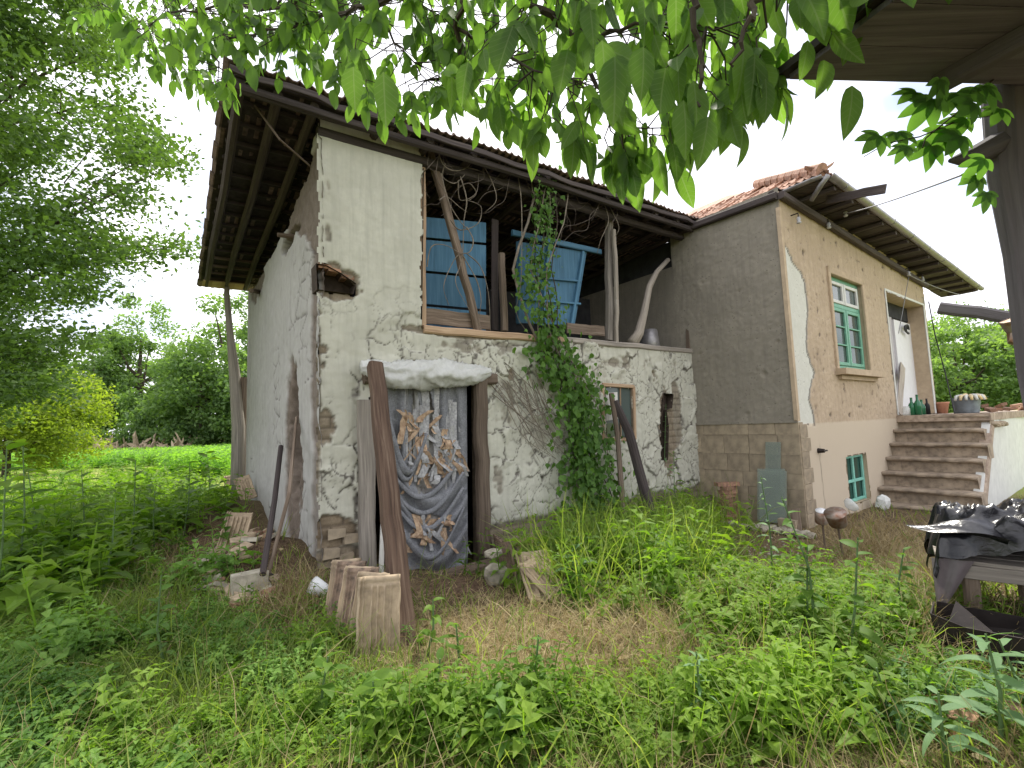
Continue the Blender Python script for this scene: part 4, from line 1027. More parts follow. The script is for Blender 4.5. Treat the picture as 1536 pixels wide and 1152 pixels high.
wp = beamobj('plank_end', onp(1240, 300, HH+N*.35, N), onp(1328, 283, HH+N*1.25, N), .14, .035, W_DARK, None, UP, 6); tag(wp, 'dark split plank jutting out from under the corner of the house roof', 'plank')
# insulators on the eaves
for k_, (u, v_, o_) in enumerate([(1198, 330, .12), (1243, 338, .12), (1363, 410, .16), (1384, 418, .16), (1268, 320, .3)]):
    p = lit(u, v_, o_); ins = MB(); ins.tube([p+UP*.05, p+UP*.01, p-UP*.02, p-UP*.04, p-UP*.06], [.02, .035, .02, .04, .03], 10)
    hk = MB(); hk.tube([p+UP*.05, p+UP*.12, p-N*(o_)+UP*.12], .012, 5)
    ins = ins.build('insulator', M_PORC, house, smooth=True); hk.build('hook', M_DMETAL, ins)
def wire(name, pts, r_, mat, lab, cat='cable'):
    mb = MB(); mb.tube(pts, r_, 5, cap=False); return tag(mb.build(name, mat, None, smooth=True), lab, cat)
def sagline(p0, p1, sag, n_=14): return [p0+(p1-p0)*i/n_-UP*sag*4*(i/n_)*(1-i/n_) for i in range(n_+1)]
wire('overhead_wire', sagline(lit(1268, 320, .3), at(1470, 252, 2.6), .03, 18), .007, M_LIGHTW, 'taut thin wire running from the house eave to the dark post')
wire('service_cable', sagline(lit(1363, 412, .16), lit(1440, 442, .62), .05), .010, M_LIGHTW, 'pale cable sagging between the insulators under the right eave')
wire('hanging_cable', sagline(lit(1363, 416, .1), lit(1348, 500, .03), .0), .008, M_LIGHTW, 'short loose cable hanging down beside the house doorway')
wire('old_flex', [lit(1393, 452, .5), lit(1402, 500, .5), lit(1418, 560, .6), lit(1432, 620, .9)], .012, M_BLACKC, 'dark cable running from the eave down to the grey pail')
mb = MB(); mb.tube([LP(tpx(1227, 676)[0], tpx(1227, 676)[1], -.01), LP(tpx(1227, 676)[0], tpx(1227, 676)[1], .10)], [.045, .03], 8); mb.tube([LP(tpx(1227, 676)[0]-.05, tpx(1227, 676)[1], .10), LP(tpx(1227, 676)[0]+.09, tpx(1227, 676)[1], .10)], .014, 6)
mb.build('tap', M_DMETAL, house)

# ---- stairs and landing
ZL = dz0-.03; st_s1 = tpx(1345, 622)[0]; st_s0 = tpx(1311, 762)[0]
gz0 = tpx(1311, 776)[1]; nst = 7; rise = (ZL-gz0)/nst; tread = (st_s1-st_s0)/(nst-1)
def width_at(u, v_, s_):       # how far the step reaches out from the wall
    P = LP(s_, 0); p = onp(u, v_, P, F); return (p-P) @ N
wst = width_at(1486, 646, st_s1)
stairs = thing('house_stairs', 'worn concrete staircase of seven steps rising to the landing beside the house', 'stairs', LP(st_s0, gz0))
for k_ in range(nst):
    s0 = st_s0+tread*k_ - .0; z1 = gz0+rise*(k_+1); wk = wst*(1.0+.03*math.sin(k_*2.1))
    g = np.zeros((25, 9, 3)); prof = [(0.06, z1-rise-.0), (.055, z1-.085), (.0, z1-.075), (-.035, z1-.06), (-.045, z1-.035), (-.03, z1-.008), (.0, z1), (.12, z1), (tread+.10, z1)]
    for i in range(25):
        a = i/24
        for j, (ds, zz_) in enumerate(prof):
            nz_ = .010*(float(fbm(a*9+k_*3, j*.7, 401))-.5)*2; ed = .02*max(0, (a-.93)/.07)
            g[i, j] = HO+F*(s0+ds+nz_)+N*(.0+wk*a)+UP*(zz_+nz_*.8-ed)
    sb = MB(); sb.sheet(g)
    sb.prism([g[24, 0], g[24, 2], g[24, 4], g[24, 6], g[24, 8], g[24, 8]-UP*rise], -N*.01)
    sb.build('step', M_STEP, stairs)
sd_end = tpx(1404, 620)[0]+8
mb = MB()   # solid side cheek (white plaster), below the landing slab
pts = [LP(st_s0-.1, gz0-.3, wst), LP(sd_end, gz0-.3, wst), LP(sd_end, ZL-.128, wst), LP(st_s1+.10, ZL-.128, wst), LP(st_s1-.05, ZL-.26, wst)]+[LP(st_s0+tread*(k_)+.10, gz0+rise*(k_+1)-.2, wst) for k_ in range(nst-2, -1, -1)]
mb.prism(pts, -N*.12+0*UP); mb.build('side_cheek', M_WHITEW, stairs)
mb = MB(); mb.prism([LP(st_s0-.14, gz0-.3, wst+.03), LP(st_s0+.06, gz0-.3, wst+.03), LP(st_s1+.2, ZL-.26, wst+.03), LP(st_s1+.02, ZL-.22, wst+.03)], -N*.16); mb.build('edge_band', M_CONC, stairs)
land = thing('landing', 'broken-edged concrete landing slab in front of the house door', 'landing', LP(st_s1, ZL))
g = np.zeros((40, 12, 3))
mb = MB()
out_ = [LP(st_s1-.05, ZL-.13, 0)]
edge = [LP(st_s1-.05+(sd_end-st_s1)*a+.03*float(vn(a*30, 3, 3)), ZL-.13, wst+.03+.12*(float(fbm(a*14, 5, 9))-.4)) for a in np.linspace(0, 1, 30)]
mb.prism([LP(st_s1-.05, ZL-.13, .0)]+edge+[LP(sd_end, ZL-.13, 0)], UP*.14); mb.build('slab', M_CONC, land)
mb = MB(); rs = np.random.RandomState(2)
for k_ in range(9): stone(mb, LP(st_s1+.2+k_*.12, ZL-.2-.03*abs(math.sin(k_)), wst+.01), .09, .06, .05, k_, k_)
mb.build('broken_edge', M_SANDST, land)
# things on the landing
def lathe(prof, c_, mat, name, parent=None, n_=16, ax=None):
    mb = MB(); ax = UP if ax is None else nrm(ax); path = [np.asarray(c_)+ax*z_ for z_, r_ in prof]
    mb.tube(path, [r_ for z_, r_ in prof], n_); return mb.build(name, mat, parent, smooth=True)
def onland(u, v_=621): return onp(u, v_, LP(st_s1, 0, 1.0), F) if False else None
def lnd(u, dN):        # point on the landing dN out from the house wall, seen at column u
    P = LP(0, 0, dN); p = onp(u, 612, P, N); p[2] = ZL+.012; return p
B_PROF = [(0, .036), (.16, .037), (.19, .03), (.22, .014), (.29, .013), (.30, .015)]
for k_, (u, dN, sc_, lab) in enumerate([(1368, .25, 1.0, 'green glass bottle, stoutest of the group at the house doorway'), (1377, .35, 1.15, 'tall green glass bottle in the middle of the doorway group'), (1383, .22, .9, 'short green bottle between the tall bottle and the black one')]):
    tag(lathe([(z_*sc_*1.25, r_*1.7) for z_, r_ in B_PROF], lnd(u, dN), M_BOTTLE, 'bottle'), lab, 'bottle', 'bottles on the landing')
tag(lathe([(z_*1.2, r_*1.4) for z_, r_ in B_PROF], lnd(1391, .25), M_BLACKC, 'bottle'), 'black bottle with a crossing handle, rightmost of the bottles at the doorway', 'bottle', 'bottles on the landing')
tag(lathe([(0, .06), (.14, .065), (.17, .05), (.19, .055)], lnd(1359, .3), M_JAR, 'glass_jar'), 'clear glass jar left of the green bottles on the landing', 'jar')
tag(lathe([(0, .10), (.24, .14), (.25, .155), (.29, .155), (.285, .13), (.05, .09)], lnd(1413, .1), M_TERRA, 'flower_pot'), 'small terracotta flower pot at the end of the house wall', 'flower pot')
pc = lnd(1450, .9)
pail = thing('pail', 'grey zinc pail with gloves laid over its rim on the landing', 'pail', pc)
sw_ = .24
lathe([(0, sw_*.8), (.02, sw_*.82), (.30, sw_), (.335, sw_*1.03), (.33, sw_*.95), (.04, sw_*.76)], pc, M_PAILG, 'body', pail, 22)
gl = thing('work_gloves', 'pair of yellow and white cloth gloves draped over the pail', 'gloves', pc+UP*.32)
for k_ in range(9):
    a = k_/9*2.6+.3; mb = MB(); q = pc+UP*.33+np.array([math.cos(a+3.1), math.sin(a+3.1), 0])*sw_*.7
    mb.tube([q, q+UP*.045+rng.normal(0, .02, 3), q+np.array([math.cos(a+3.1), math.sin(a+3.1), 0])*.11+UP*.03, q+np.array([math.cos(a+3.1), math.sin(a+3.1), 0])*.15-UP*.05], [.035, .04, .034, .022], 8, .08); mb.build('glove_finger', M_GLOVE if k_ % 2 else M_WHITEW, gl, smooth=True)
for k_ in range(11):
    u = 1478+k_*8; p = lnd(u, 1.0+.2*math.sin(k_*2.0)); mb = MB(); a = euler(random.uniform(-.3, .3), random.uniform(-.4, .4), random.uniform(0, 3)); p = p+UP*(.06+(.09 if k_ % 3 == 0 else 0))
    mb.box(p, a @ [.13, 0, 0], a @ [0, .06, 0], a @ [0, 0, .035], .006); tag(mb.build('brick', M_BRICK, None), (('first', *ORD[1:])[k_])+' loose broken brick counted from the pail along the landing', 'brick', 'loose bricks on the landing')

# ================================================================== THINGS ROUND THE HOUSES
# brick stack
bs0 = gz(sha(1094, 775, .35)); z_ = bs0[2]-.02
for k_ in range(11):
    h_ = .066; wv = .15 if k_ < 10 else .20; a = rot((0, 0, 1), random.uniform(-.25, .25)+.5)
    if k_ == 10: a = rot((0, 0, 1), .15)
    off = np.array([random.uniform(-.02, .02), random.uniform(-.02, .02), 0])
    mb = MB(); mb.box(bs0*[1, 1, 0]+UP*(z_+h_/2+.002)+off, a @ [wv, 0, 0], a @ [0, .065, 0], [0, 0, h_/2-.002], .006)
    lab = ORD[k_]+(' brick from the ground in the narrow stack against the shaded wall' if k_ else ' brick of the narrow stack against the shaded house wall') if k_ < 10 else 'long flat brick lying crosswise on top of the narrow brick stack'
    tag(mb.build('brick', M_BRICK, None), lab, 'brick', 'bricks in the narrow stack' if k_ < 10 else None) if k_ < 10 else tag(mb.build('brick', M_BRICK, None), lab, 'brick')
    z_ += h_
# glass panes leaning on the wall
def pane_obj(u0, u1, vt, vb, o0, o1, lab):
    a, b_ = sha(u0, vb, o0), sha(u1, vb+4, o0); c_, d = sha(u1, vt, o1), sha(u0, vt, o1)
    mb = MB(); mb.prism([a, b_, c_, d], F*.006); tag(mb.build('glass_sheet', M_PANE, None), lab, 'glass sheet')
pane_obj(1148, 1171, 663, 778, .14, .04, 'tall narrow clear glass sheet leaning on the shaded house wall')
pane_obj(1136, 1177, 703, 781, .20, .09, 'broad greenish glass sheet leaning in front of the tall one')
pane_obj(1139, 1180, 706, 782, .24, .14, 'frontmost greenish glass sheet of those leaning on the shaded house wall')
for k_ in range(16):
    u = 1092+k_*8.2; v_ = 786+k_*1.3+random.uniform(-3, 3); p = gz(sha(u, v_, .42+.1*(k_ % 2))); mb = MB(); stone(mb, p+UP*.04, random.uniform(.09, .15), random.uniform(.06, .1), .05, 40+k_, random.uniform(0, 3), .7)
    tag(mb.build('edging_stone', M_STONE, None), (('first', *ORD[1:])[k_])+' edging stone counted from the brick stack along the shaded house wall', 'stone', 'edging stones at the foot of the shaded wall')
p = gz(sha(1182, 782, .30)); mb = MB(); mb.box(p+UP*.09, F*.06, N*.13, UP*.09, .008); tag(mb.build('yellow_stone_block', M_SANDST, None), 'squared yellow stone block at the foot of the glass sheets', 'stone block')
pb = MB(); p = gz(sha(1197, 800, .35)); pb.beam(p, p+UP*.33-N*.10+F*.2, .12, .03, N, 3); tag(pb.build('leaning_slate', W_OLD, None), 'short dark plank leaning at the foot of the house corner', 'plank')
# cans and jars upturned on sticks
for (u, vt, vb, r_, h_, mt, lab) in [(1232, 775, 812, .075, .17, M_TIN, 'rusty can with white bottom upturned on a stick by the house corner')]:
    g_ = gpx(1238, 825); top = onp(u, vt, g_, N); ax = nrm([-.15, -.35, 1]); lathe_c = top-ax*h_*.5
    cn = thing('can_on_stick', lab, 'can', g_); lathe([(0, r_), (.01, r_*1.03), (h_, r_), (h_+.004, r_*.6)], lathe_c, mt, 'can', cn, 18, ax)
    lathe([(0, r_*.93), (.006, r_*.93)], lathe_c+ax*(h_+.002), M_WHITE, 'bottom_plate', cn, 18, ax); MB().tube([g_-UP*.05, lathe_c+ax*h_*.8], .014, 6).build('stick', W_OLD, cn)
g_ = gpx(1265, 835); top = onp(1255, 778, g_, N); ax = nrm([-.35, -.3, .8]); cn = thing('pot_on_stick', 'tin pot tipped over on a stick in the dry grass', 'pot', g_)
lathe([(0, .10), (.16, .12), (.17, .125)], top-ax*.08, M_TIN, 'pot', cn, 18, ax); MB().tube([g_-UP*.05, top], .014, 6).build('stick', W_OLD, cn)
top = onp(1270, 762, g_, N); wb = lathe([(0, .03), (.04, .085), (.09, .095), (.12, .06)], top, M_JAR, 'glass_bowl', None, 16, [.5, -.3, .5]); tag(wb, 'clear bowl tipped upside down beside the tin pot', 'bowl')
p = gz(LP(tpx(1308, 755)[0]-.25, 0, .25)); mb = MB(); stone(mb, p+UP*.14, .16, .10, .14, 77, .6, .8, .3); tag(mb.build('white_block', M_WHITEW, None), 'whitewashed block standing between the cellar window and the stairs', 'block')
tag(lathe([(0, .045), (.08, .05), (.10, .03), (.14, .032)], gz(fac(1068, 745, .4)), M_JAR, 'glass_jar'), 'small clear jar at the foot of the grey corner post', 'jar')

# props against barn right half
mb = MB(); mb.tube([fac(922, 602, .14), fac(944, 650, .32), gz(fac(985, 745, .75))-UP*.05], [.055, .07, .075], 9, .1); tag(mb.build('leaning_log', W_DARK, None), 'dark barked log leaning against the barn wall under the small window', 'log')
mb = MB(); mb.tube([fac(917, 590, .10), fac(926, 650, .22), gz(fac(935, 760, .45))], [.045, .04, .045], 8, .1); tag(mb.build('leaning_stake', W_OLD, None), 'thinner upright stake beside the leaning log under the small window', 'stake')

# roof tiles leaning by the doorway
TBIG = tile_mesh(w=.27, l=.47, nx=61, ny=40, th=.018)
M_TILE2 = m_simple('dark_brown_tile', (.24, .17, .12), .9, .3, 18, .6, c2=(.09, .07, .055), obj_var=.2)  # darker brown copy for most of the tiles standing on edge
def big_tile(seed):
    v, f = TBIG; v = v.copy(); x = v[:, 0]/.27; y = v[:, 1]/.47; top = np.arange(len(v)) < len(v)//2
    rid = lambda c, w: np.exp(-((x-c)/w)**2)
    inn_ = sstep(.07, .11, y)*(1-sstep(.84, .88, y))
    z = .020*(rid(-.46, .022)+rid(-.37, .018)+rid(.46, .03))+(.022*rid(-.18, .028)+.022*rid(-.04, .022)+.022*rid(.12, .028)+.014*rid(.27, .02))*inn_
    z += .010*np.exp(-((y-.95)/.018)**2)+.010*np.exp(-((y-.87)/.014)**2)+.010*np.exp(-((y-.04)/.018)**2)+.014*np.exp(-(((y-.5)/.03)**2+((x)/.05)**2))
    v[:, 2] = np.where(top, z, z*.2-.016)
    v[:, 2] += .003*(vn(x*14+seed, y*18, seed)-.5); v[:, 0] += .006*(vn(y*9, x*2, seed+3)-.5); v[:, 1] += .006*(vn(x*9, y*2, seed+4)-.5); return v, f
BT = [big_tile(k_) for k_ in range(3)]
BTM = []
for k_, (v, f) in enumerate(BT):
    me = raw_mesh('clay_tile', v, [a for q in f for a in q], [len(q) for q in f], True); me.materials.append(M_TILE); BTM.append(me)
for k_, (v, f) in enumerate(BT):
    me = raw_mesh('clay_tile', v, [a for q in f for a in q], [len(q) for q in f], True); me.materials.append(M_TILE2); BTM.append(me)
def put_tile(foot, face_dir, lean, lab, group=None, yaw=0.0, idx=0, sc_=1.0, flat=None):
    """foot: bottom edge centre; stands up leaning back by 'lean', its face towards face_dir"""
    fd = nrm(face_dir); y = nrm(UP*math.cos(lean)-fd*math.sin(lean)); x = nrm(np.cross(y, fd)); 
    c_, s_ = math.cos(yaw), math.sin(yaw); x2 = x*c_+y*s_; y2 = -x*s_+y*c_; z = np.cross(x2, y2)
    o_ = bpy.data.objects.new('clay_tile', BTM[idx]); COL.objects.link(o_)
    M4 = np.eye(4); M4[:3, :3] = np.stack([x2, y2, z], 1)*sc_; M4[:3, 3] = foot; o_.matrix_world = Matrix(M4.tolist())
    return tag(o_, lab, 'roof tile', group)
grp = 'clay roof tiles leaning by the doorway'
t0 = gpx(566, 984); camdir = nrm((CAM-t0)*[1, 1, 0])
put_tile(t0+UP*.0, nrm(camdir+N*.3), .22, 'frontmost pale clay roof tile leaning against the thick door timber', grp, -.06, 0, 1.05)
labs = ['clay roof tile standing edge-on directly behind the frontmost pale one', 'second dark-edged clay tile back in the row left of the door timber', 'clay tile third from the front of the row beside the door timber', 'outer clay tile of the row, with light moulded rim, nearest the barn corner', 'rearmost clay tile of the row, resting on the barn wall left of the doorway']
for k_, (u, v_, yw) in enumerate([(545, 966, .04), (533, 956, .10), (522, 952, .04), (513, 940, .10), (506, 934, .13)]):
    p = gpx(u, v_+2); put_tile(p, nrm(camdir*.35-F*.9+N*.3), .30+.02*k_, labs[k_], grp, yw, (3 if k_ % 2 else 0)+(k_+1) % 3, 1.0)
g2 = 'clay roof tiles leaning right of the doorway'
labs = ['dark clay tile on edge beside the right door post', 'second clay tile on edge right of the door post', 'pale-edged clay tile outermost of the row right of the doorway', 'short clay tile standing behind the round stones']
for k_, (u, v_, yw) in enumerate([(757, 858, -.05), (763, 862, -.10), (770, 868, -.14), (752, 852, .0)]):
    put_tile(gpx(u, v_), nrm(F*.95+camdir*.25), .12, labs[k_], g2, yw, 3+k_ % 3, .85)
put_tile(gpx(822, 902), nrm(camdir+UP*.0), .95, 'straw-coloured ribbed roof tile lying tilted in the grass right of the doorway', None, .0, 1, 1.12)
put_tile(gpx(838, 900)+F*.05, nrm(camdir+F*.5), .95, 'narrow ribbed tile lying partly under the straw-coloured one', None, .1, 2, .95)
put_tile(gpx(352, 752)+UP*.02, nrm(-L+N*.6-F*.4), .35, 'brown roof tile standing on the heap at the far end of the gable wall', None, .15, 1, 1.25)
put_tile(gpx(345, 785)+UP*.02, nrm(-L+N*.6-F*.2), .7, 'roof tile lying flat at the foot of the standing brown tile', None, -.2, 2, 1.15)
put_tile(gpx(374, 770)+UP*.02, nrm(-L+N*.6-F*.2), .5, 'roof tile leaning on the gable wall beside the brown tile', None, .3, 0, .95)
# stones by the door
mb = MB(); stone(mb, gpx(746, 878)+UP*.10, .12, .10, .13, 4, .4, .2); tag(mb.build('round_stone', M_STONE, None), 'rounded mossy stone standing at the right end of the threshold', 'stone')
mb = MB(); stone(mb, gpx(741, 872)+UP*.28, .10, .08, .05, 9, .9, .7); tag(mb.build('flat_stone', M_STONE, None), 'flat pale stone lying on top of the rounded stone', 'stone')
mb = MB(); stone(mb, gpx(790, 862)+UP*.12, .08, .08, .14, 14, .4, .8); tag(mb.build('square_block', M_SANDST, None), 'upright squared block right of the leaning tiles by the doorway', 'stone block')
mb = MB(); mb.box(gpx(792, 850)+UP*.30, F*.13, N*.06, UP*.035, .008); tag(mb.build('brick', M_BRICK, None), 'single brick lying on the upright block right of the doorway', 'brick')
# exposed foundation stones of the barn
for k_, (u, v_) in enumerate([(497, 830), (520, 838), (505, 800), (527, 808), (770, 812), (795, 806), (818, 800), (782, 828), (812, 822)]):
    p = fac(u, v_, .0); mb = MB(); mb.box(p, F*random.uniform(.07, .11), UP*.05, N*.02, .012); mb.build('foundation_stone', M_SANDST, barn)
# white enamel cup
tag(lathe([(0, .05), (.01, .055), (.13, .075), (.135, .07), (.02, .045)], gpx(488, 895)+UP*.05, M_WHITE, 'enamel_mug', None, 20, [-.6, -.4, .5]), 'white mug lying in the grass at the barn corner', 'mug')
# left gable: spade, pole, block, rubble
gs = gpx(394, 896); pt = lef(424, 648, .10)
sp = thing('long_spade', 'long-handled spade with thick dark shaft standing in the dirt at the gable wall', 'spade', gs)
MB().tube([gs*.12+pt*.88+(0), pt*.5+gs*.5+N*.01, gs+UP*.2], .028, 8, .05).build('handle', W_DARK, sp)
mb = MB(); ax = nrm(pt-gs); sd2 = nrm(np.cross(ax, N)); mb.prism([gs-ax*.05+sd2*.03, gs+ax*.02+sd2*.085, gs+ax*.24+sd2*.09, gs+ax*.27+sd2*.03, gs+ax*.27-sd2*.03, gs+ax*.24-sd2*.09, gs+ax*.02-sd2*.085, gs-ax*.05-sd2*.03], N*.008); mb.build('blade', M_DMETAL, sp)
mb = MB(); mb.tube([gpx(398, 870)+UP*.02, lef(434, 740, .3), lef(445, 626, .03)], [.018, .019, .017], 7, .06); tag(mb.build('thin_pole', W_OLD, None), 'thin light pole leaning in the scar of the gable wall behind the spade', 'pole')
mb = MB(); c_ = gpx(373, 893)+UP*.10; mb.box(c_, F*.13, N*.09, UP*.10, .015); tag(mb.build('mud_block', M_STONE, None), 'squared dark stone block in front of the rubble heap', 'stone block')
for k_ in range(90):
    a = random.uniform(0, 1); u = random.uniform(306, 408); v_ = random.uniform(795, 885)
    if u < 335 and v_ < 830: u += 25
    p = gpx(u, v_)+UP*random.uniform(.0, .07); R3 = euler(random.uniform(-.5, .5), random.uniform(-.4, .4), random.uniform(0, 3.1)); w = random.uniform(.04, .14)
    mb = MB()
    if k_ % 3: mb.box(p, R3 @ [w, 0, 0], R3 @ [0, w*.55, 0], R3 @ [0, 0, .013], .008)
    else: stone(mb, p, w*.8, w*.6, .04, k_, a)
    tag(mb.build('broken_tile_piece', [M_TILE, M_TILE, M_STONE, M_BRICK][k_ % 4], None), 'broken tile or brick fragment on the rubble heap at the gable wall', 'fragment', 'fragments on the rubble heap')
# dirt crumbs
def crumbs(name, centre_uv, ru, rv_, n, size, mat, lab=None):
    u = rng.normal(centre_uv[0], ru, n); v_ = rng.normal(centre_uv[1], rv_, n); P = np.array([gp(a, b_, 0.0) for a, b_ in zip(u, v_)]); P[:, 2] = ground_z(P[:, 0], P[:, 1])
    v, f = ico(1); o_ = scatter(name, (v, f), P, rand_rot(n, 1.5), size*rng.uniform(.4, 1.5, (n, 3)), mat, None, 'stuff'); return o_
crumbs('dirt_crumbs', (365, 880), 36, 22, 900, .016, M_DIRT)
crumbs('dirt_crumbs', (700, 880), 45, 18, 500, .011, M_DIRT)
crumbs('gravel', (1150, 806), 50, 12, 500, .018, M_STONE)
# roof support pole at the back left
mb = MB(); pb_ = gpx(357, 722); q0 = C0+L*6.0-F*.75; q0 = onp(350, 600, C0+L*5.9, N); pg = gz(q0)
def pq(u, v_): return onp(u, v_, C0+L*5.9, N)
mb.tube([pq(357, 740)-UP*.3, pq(358, 640), pq(352, 560), pq(345, 500), pq(340, 440), pq(341, 425)], [.14, .13, .10, .065, .055, .05], 9, .05); tag(mb.build('support_pole', W_GREY, None, smooth=True), 'crooked grey tree-trunk pole propping the low back eave of the barn', 'pole')
mb = MB(); mb.tube([pq(366, 740)-UP*.3, pq(366, 566), ], [.06, .06], 8, .05); mb.tube([pq(352, 570), pq(372, 572)], .05, 7, .1); tag(mb.build('fork_post', W_OLD, None), 'short forked post standing beside the crooked prop pole', 'post')

# ================================================================== RIGHT FOREGROUND
# table with black polythene
tz = .60
tc_ = at(1475, 800, 2.75); tcx = np.array([tc_[0]+.55, tc_[1]+.05, 0])
gtl = gpx(1464, 930); tdy = nrm([gtl[0]*.85, gtl[1], 0]); tdx = np.array([tdy[1], -tdy[0], 0])
T0 = np.array([gtl[0], gtl[1], 0])-tdx*.12-tdy*.06
table = thing('garden_table', 'rough wooden table under a heap of black plastic', 'table', gz(T0+tdx*.7+tdy*.35))
zt_ = float(onp(1464, 842, gtl, np.array([0, 1.0, 0]))[2])
for k_ in range(4):
    mb = MB(); p = T0+tdy*(.09+k_*.17)+UP*zt_; mb.beam(p-tdx*.05, p+tdx*1.5, .15, .025, tdy, 4, .002); mb.build('plank', W_GREY, table)
for (a, b_) in ((.12, .06), (1.38, .06), (.12, .6), (1.38, .6), (.42, .30)):
    p = T0+tdx*a+tdy*b_; q = gz(p); mb = MB(); mb.beam(q-UP*.03, p+UP*(zt_-.02), .09, .07, tdx, 3, .003); mb.build('leg', W_OLD, table)
MB().beam(T0+tdx*.0+tdy*.02+UP*(zt_-.06), T0+tdx*1.45+tdy*.02+UP*(zt_-.06), .03, .09, tdy, 3).build('apron', W_GREY, table)
n1_, n2_ = 90, 60
g = np.zeros((n1_, n2_, 3))
for i in range(n1_):
    for j in range(n2_):
        a = -.10+i/(n1_-1)*1.78; b_ = -.07+j/(n2_-1)*.97
        hh_ = .09+.10*float(fbm(a*2.2, b_*2.2, 5))+.10*math.exp(-((a-.75)/.5)**2)
        rid = min(1, abs(float(fbm(a*2.4+.6*b_, b_*2.6, 7))-.47)*5); hh_ += .16*(1-rid)**2+.03*(1-abs(float(fbm(a*8, b_*9, 17))-.5)*2)**3
        da = max(0, .02-a, a-1.5); db = max(0, .0-b_, b_-.72); d_ = math.hypot(da, db)
        drop = d_*1.6
        x_ = a if da == 0 else (a*.4+(.6*.0 if a < .5 else .6*1.5)-.0); y_ = b_ if db == 0 else b_*.5+(0 if b_ < .3 else .36)
        fw_ = (.02+.10*min(1, d_*5))*math.sin(16*(a if db > da else b_)+3*float(vn(a*3, b_*3, 9))); g[i, j] = T0+tdx*(x_+.03*(float(vn(a*9, b_*9, 3))-.5)-(fw_*.6 if da > 0 else 0))+tdy*(y_+.03*(float(vn(a*8, b_*8, 4))-.5)-(fw_*.6 if b_ < .0 else 0))+UP*(zt_+.02+hh_*max(0, 1-d_*3)-drop)
mb = MB(); mb.sheet(g); tag(mb.build('black_plastic_sheet', M_BLACKP, None, smooth=True), 'crumpled shiny black plastic sheet heaped over the garden table', 'plastic sheet')
# peaked corner of the sheet sticking out to the left
mb = MB(); g = np.zeros((14, 8, 3)); p0 = T0+UP*(zt_+.24)+tdx*.30; p1 = T0-tdx*.20+UP*(zt_+.26)-tdy*.02
for i in range(14):
    for j in range(8):
        a = i/13; w = (1-a)*.20+.015; q = p0*(1-a)+p1*a; g[i, j] = q+tdy*(j/7-.5)*w*2+UP*(.05*math.cos(j*1.3+i*.3)*(1-a)-.02*abs(j-3.5)*(1-a)+.03*math.sin(a*5))
mb.sheet(g); tag(mb.build('black_plastic_sheet', M_BLACKP, None, smooth=True), 'pointed twist of black plastic sticking out left above the table', 'plastic sheet')
mb = MB(); g = np.zeros((10, 8, 3)); p0 = T0-tdx*.06+UP*(zt_+.02)
for i in range(10):
    for j in range(8):
        a = i/9; g[i, j] = p0+tdx*(j/7*.22*(1-.85*a)-.02)+UP*(-a*.36)-tdy*(.02+.015*math.sin(j*1.5))
mb.sheet(g); tag(mb.build('grey_plastic_flap', m_plastic('grey_poly', (.20, .17, .18), .2, .35), None, smooth=True), 'dull grey pointed plastic flap hanging from the table corner', 'plastic flap')
mb = MB(); bp = T0+tdx*.62+UP*(zt_+.33)+tdy*.2
g = np.zeros((16, 12, 3))
for i in range(16):
    for j in range(12):
        a = i/15*2-1; b_ = j/11*2-1; g[i, j] = bp+tdx*a*.16+tdy*b_*.12+UP*(.10*(1-a*a)*(1-b_*b_)+.05*float(fbm(a*3+4, b_*3+3, 5)))
mb.sheet(g); tag(mb.build('blue_plastic_bag', M_BLUEP, None, smooth=True), 'bright blue plastic bag lying on the black sheet', 'bag')
# dark metal trough
tr = thing('metal_trough', 'dark open metal trough tilted in the weeds below the table', 'trough', gpx(1470, 1010))
a0 = gpx(1412, 985); f_2 = nrm([a0[0]*.95, a0[1], 0]); e_ = np.array([f_2[1], -f_2[0], 0])
def tq(x, y, z): return a0+e_*x+f_2*y+UP*z
mb = MB(); mb.prism([tq(0, 0, .0), tq(.9, -.02, -.04), tq(.95, 0, .15), tq(.42, -.02, .19), tq(.12, -.03, .20), tq(-.03, -.04, .25)], f_2*.012); mb.build('front_panel', M_DMETAL, tr)
mb = MB(); mb.prism([tq(0, .45, .05), tq(.9, .42, .0), tq(.98, .45, .14), tq(.02, .45, .18)], f_2*.012); mb.build('back_panel', M_DMETAL, tr)
mb = MB(); mb.prism([tq(0, .012, .02), tq(.9, 0, .0), tq(.9, .42, .0), tq(0, .45, .02)], UP*.01); mb.build('floor_panel', M_DMETAL, tr)
mb = MB(); mb.prism([tq(-.008, .012, .02), tq(-.008, .45, .05), tq(.0, .45, .18), tq(-.03, 0, .24)], e_*.008); mb.build('end_panel', M_DMETAL, tr)
mb = MB(); mb.prism([tq(.05, .06, .18), tq(.26, .05, .15), tq(.10, .18, .28)], f_2*.01); mb.build('bent_flap', M_DMETAL, tr)
for k_, (u, v_, s_) in enumerate([(1405, 1065, .10), (1440, 1080, .14), (1470, 1060, .12), (1500, 1075, .15), (1440, 1120, .07), (1380, 1062, .06)]):
    mb = MB(); stone(mb, gpx(u, v_)+UP*.03, s_*.8, s_*.5, .035, 60+k_, k_, .7); tag(mb.build('brick_fragment', M_BRICK if k_ % 2 else M_TERRA, None), ['flat pink brick fragment lying left of the larger ones below the trough', 'largest middle brick fragment below the trough', 'brick fragment touching the foot of the trough', 'brick fragment nearest the right edge below the trough', 'small brick chip nearest the bottom of the yard', 'smallest brick chip, farthest left of those below the trough'][k_], 'fragment', 'brick fragments below the trough')

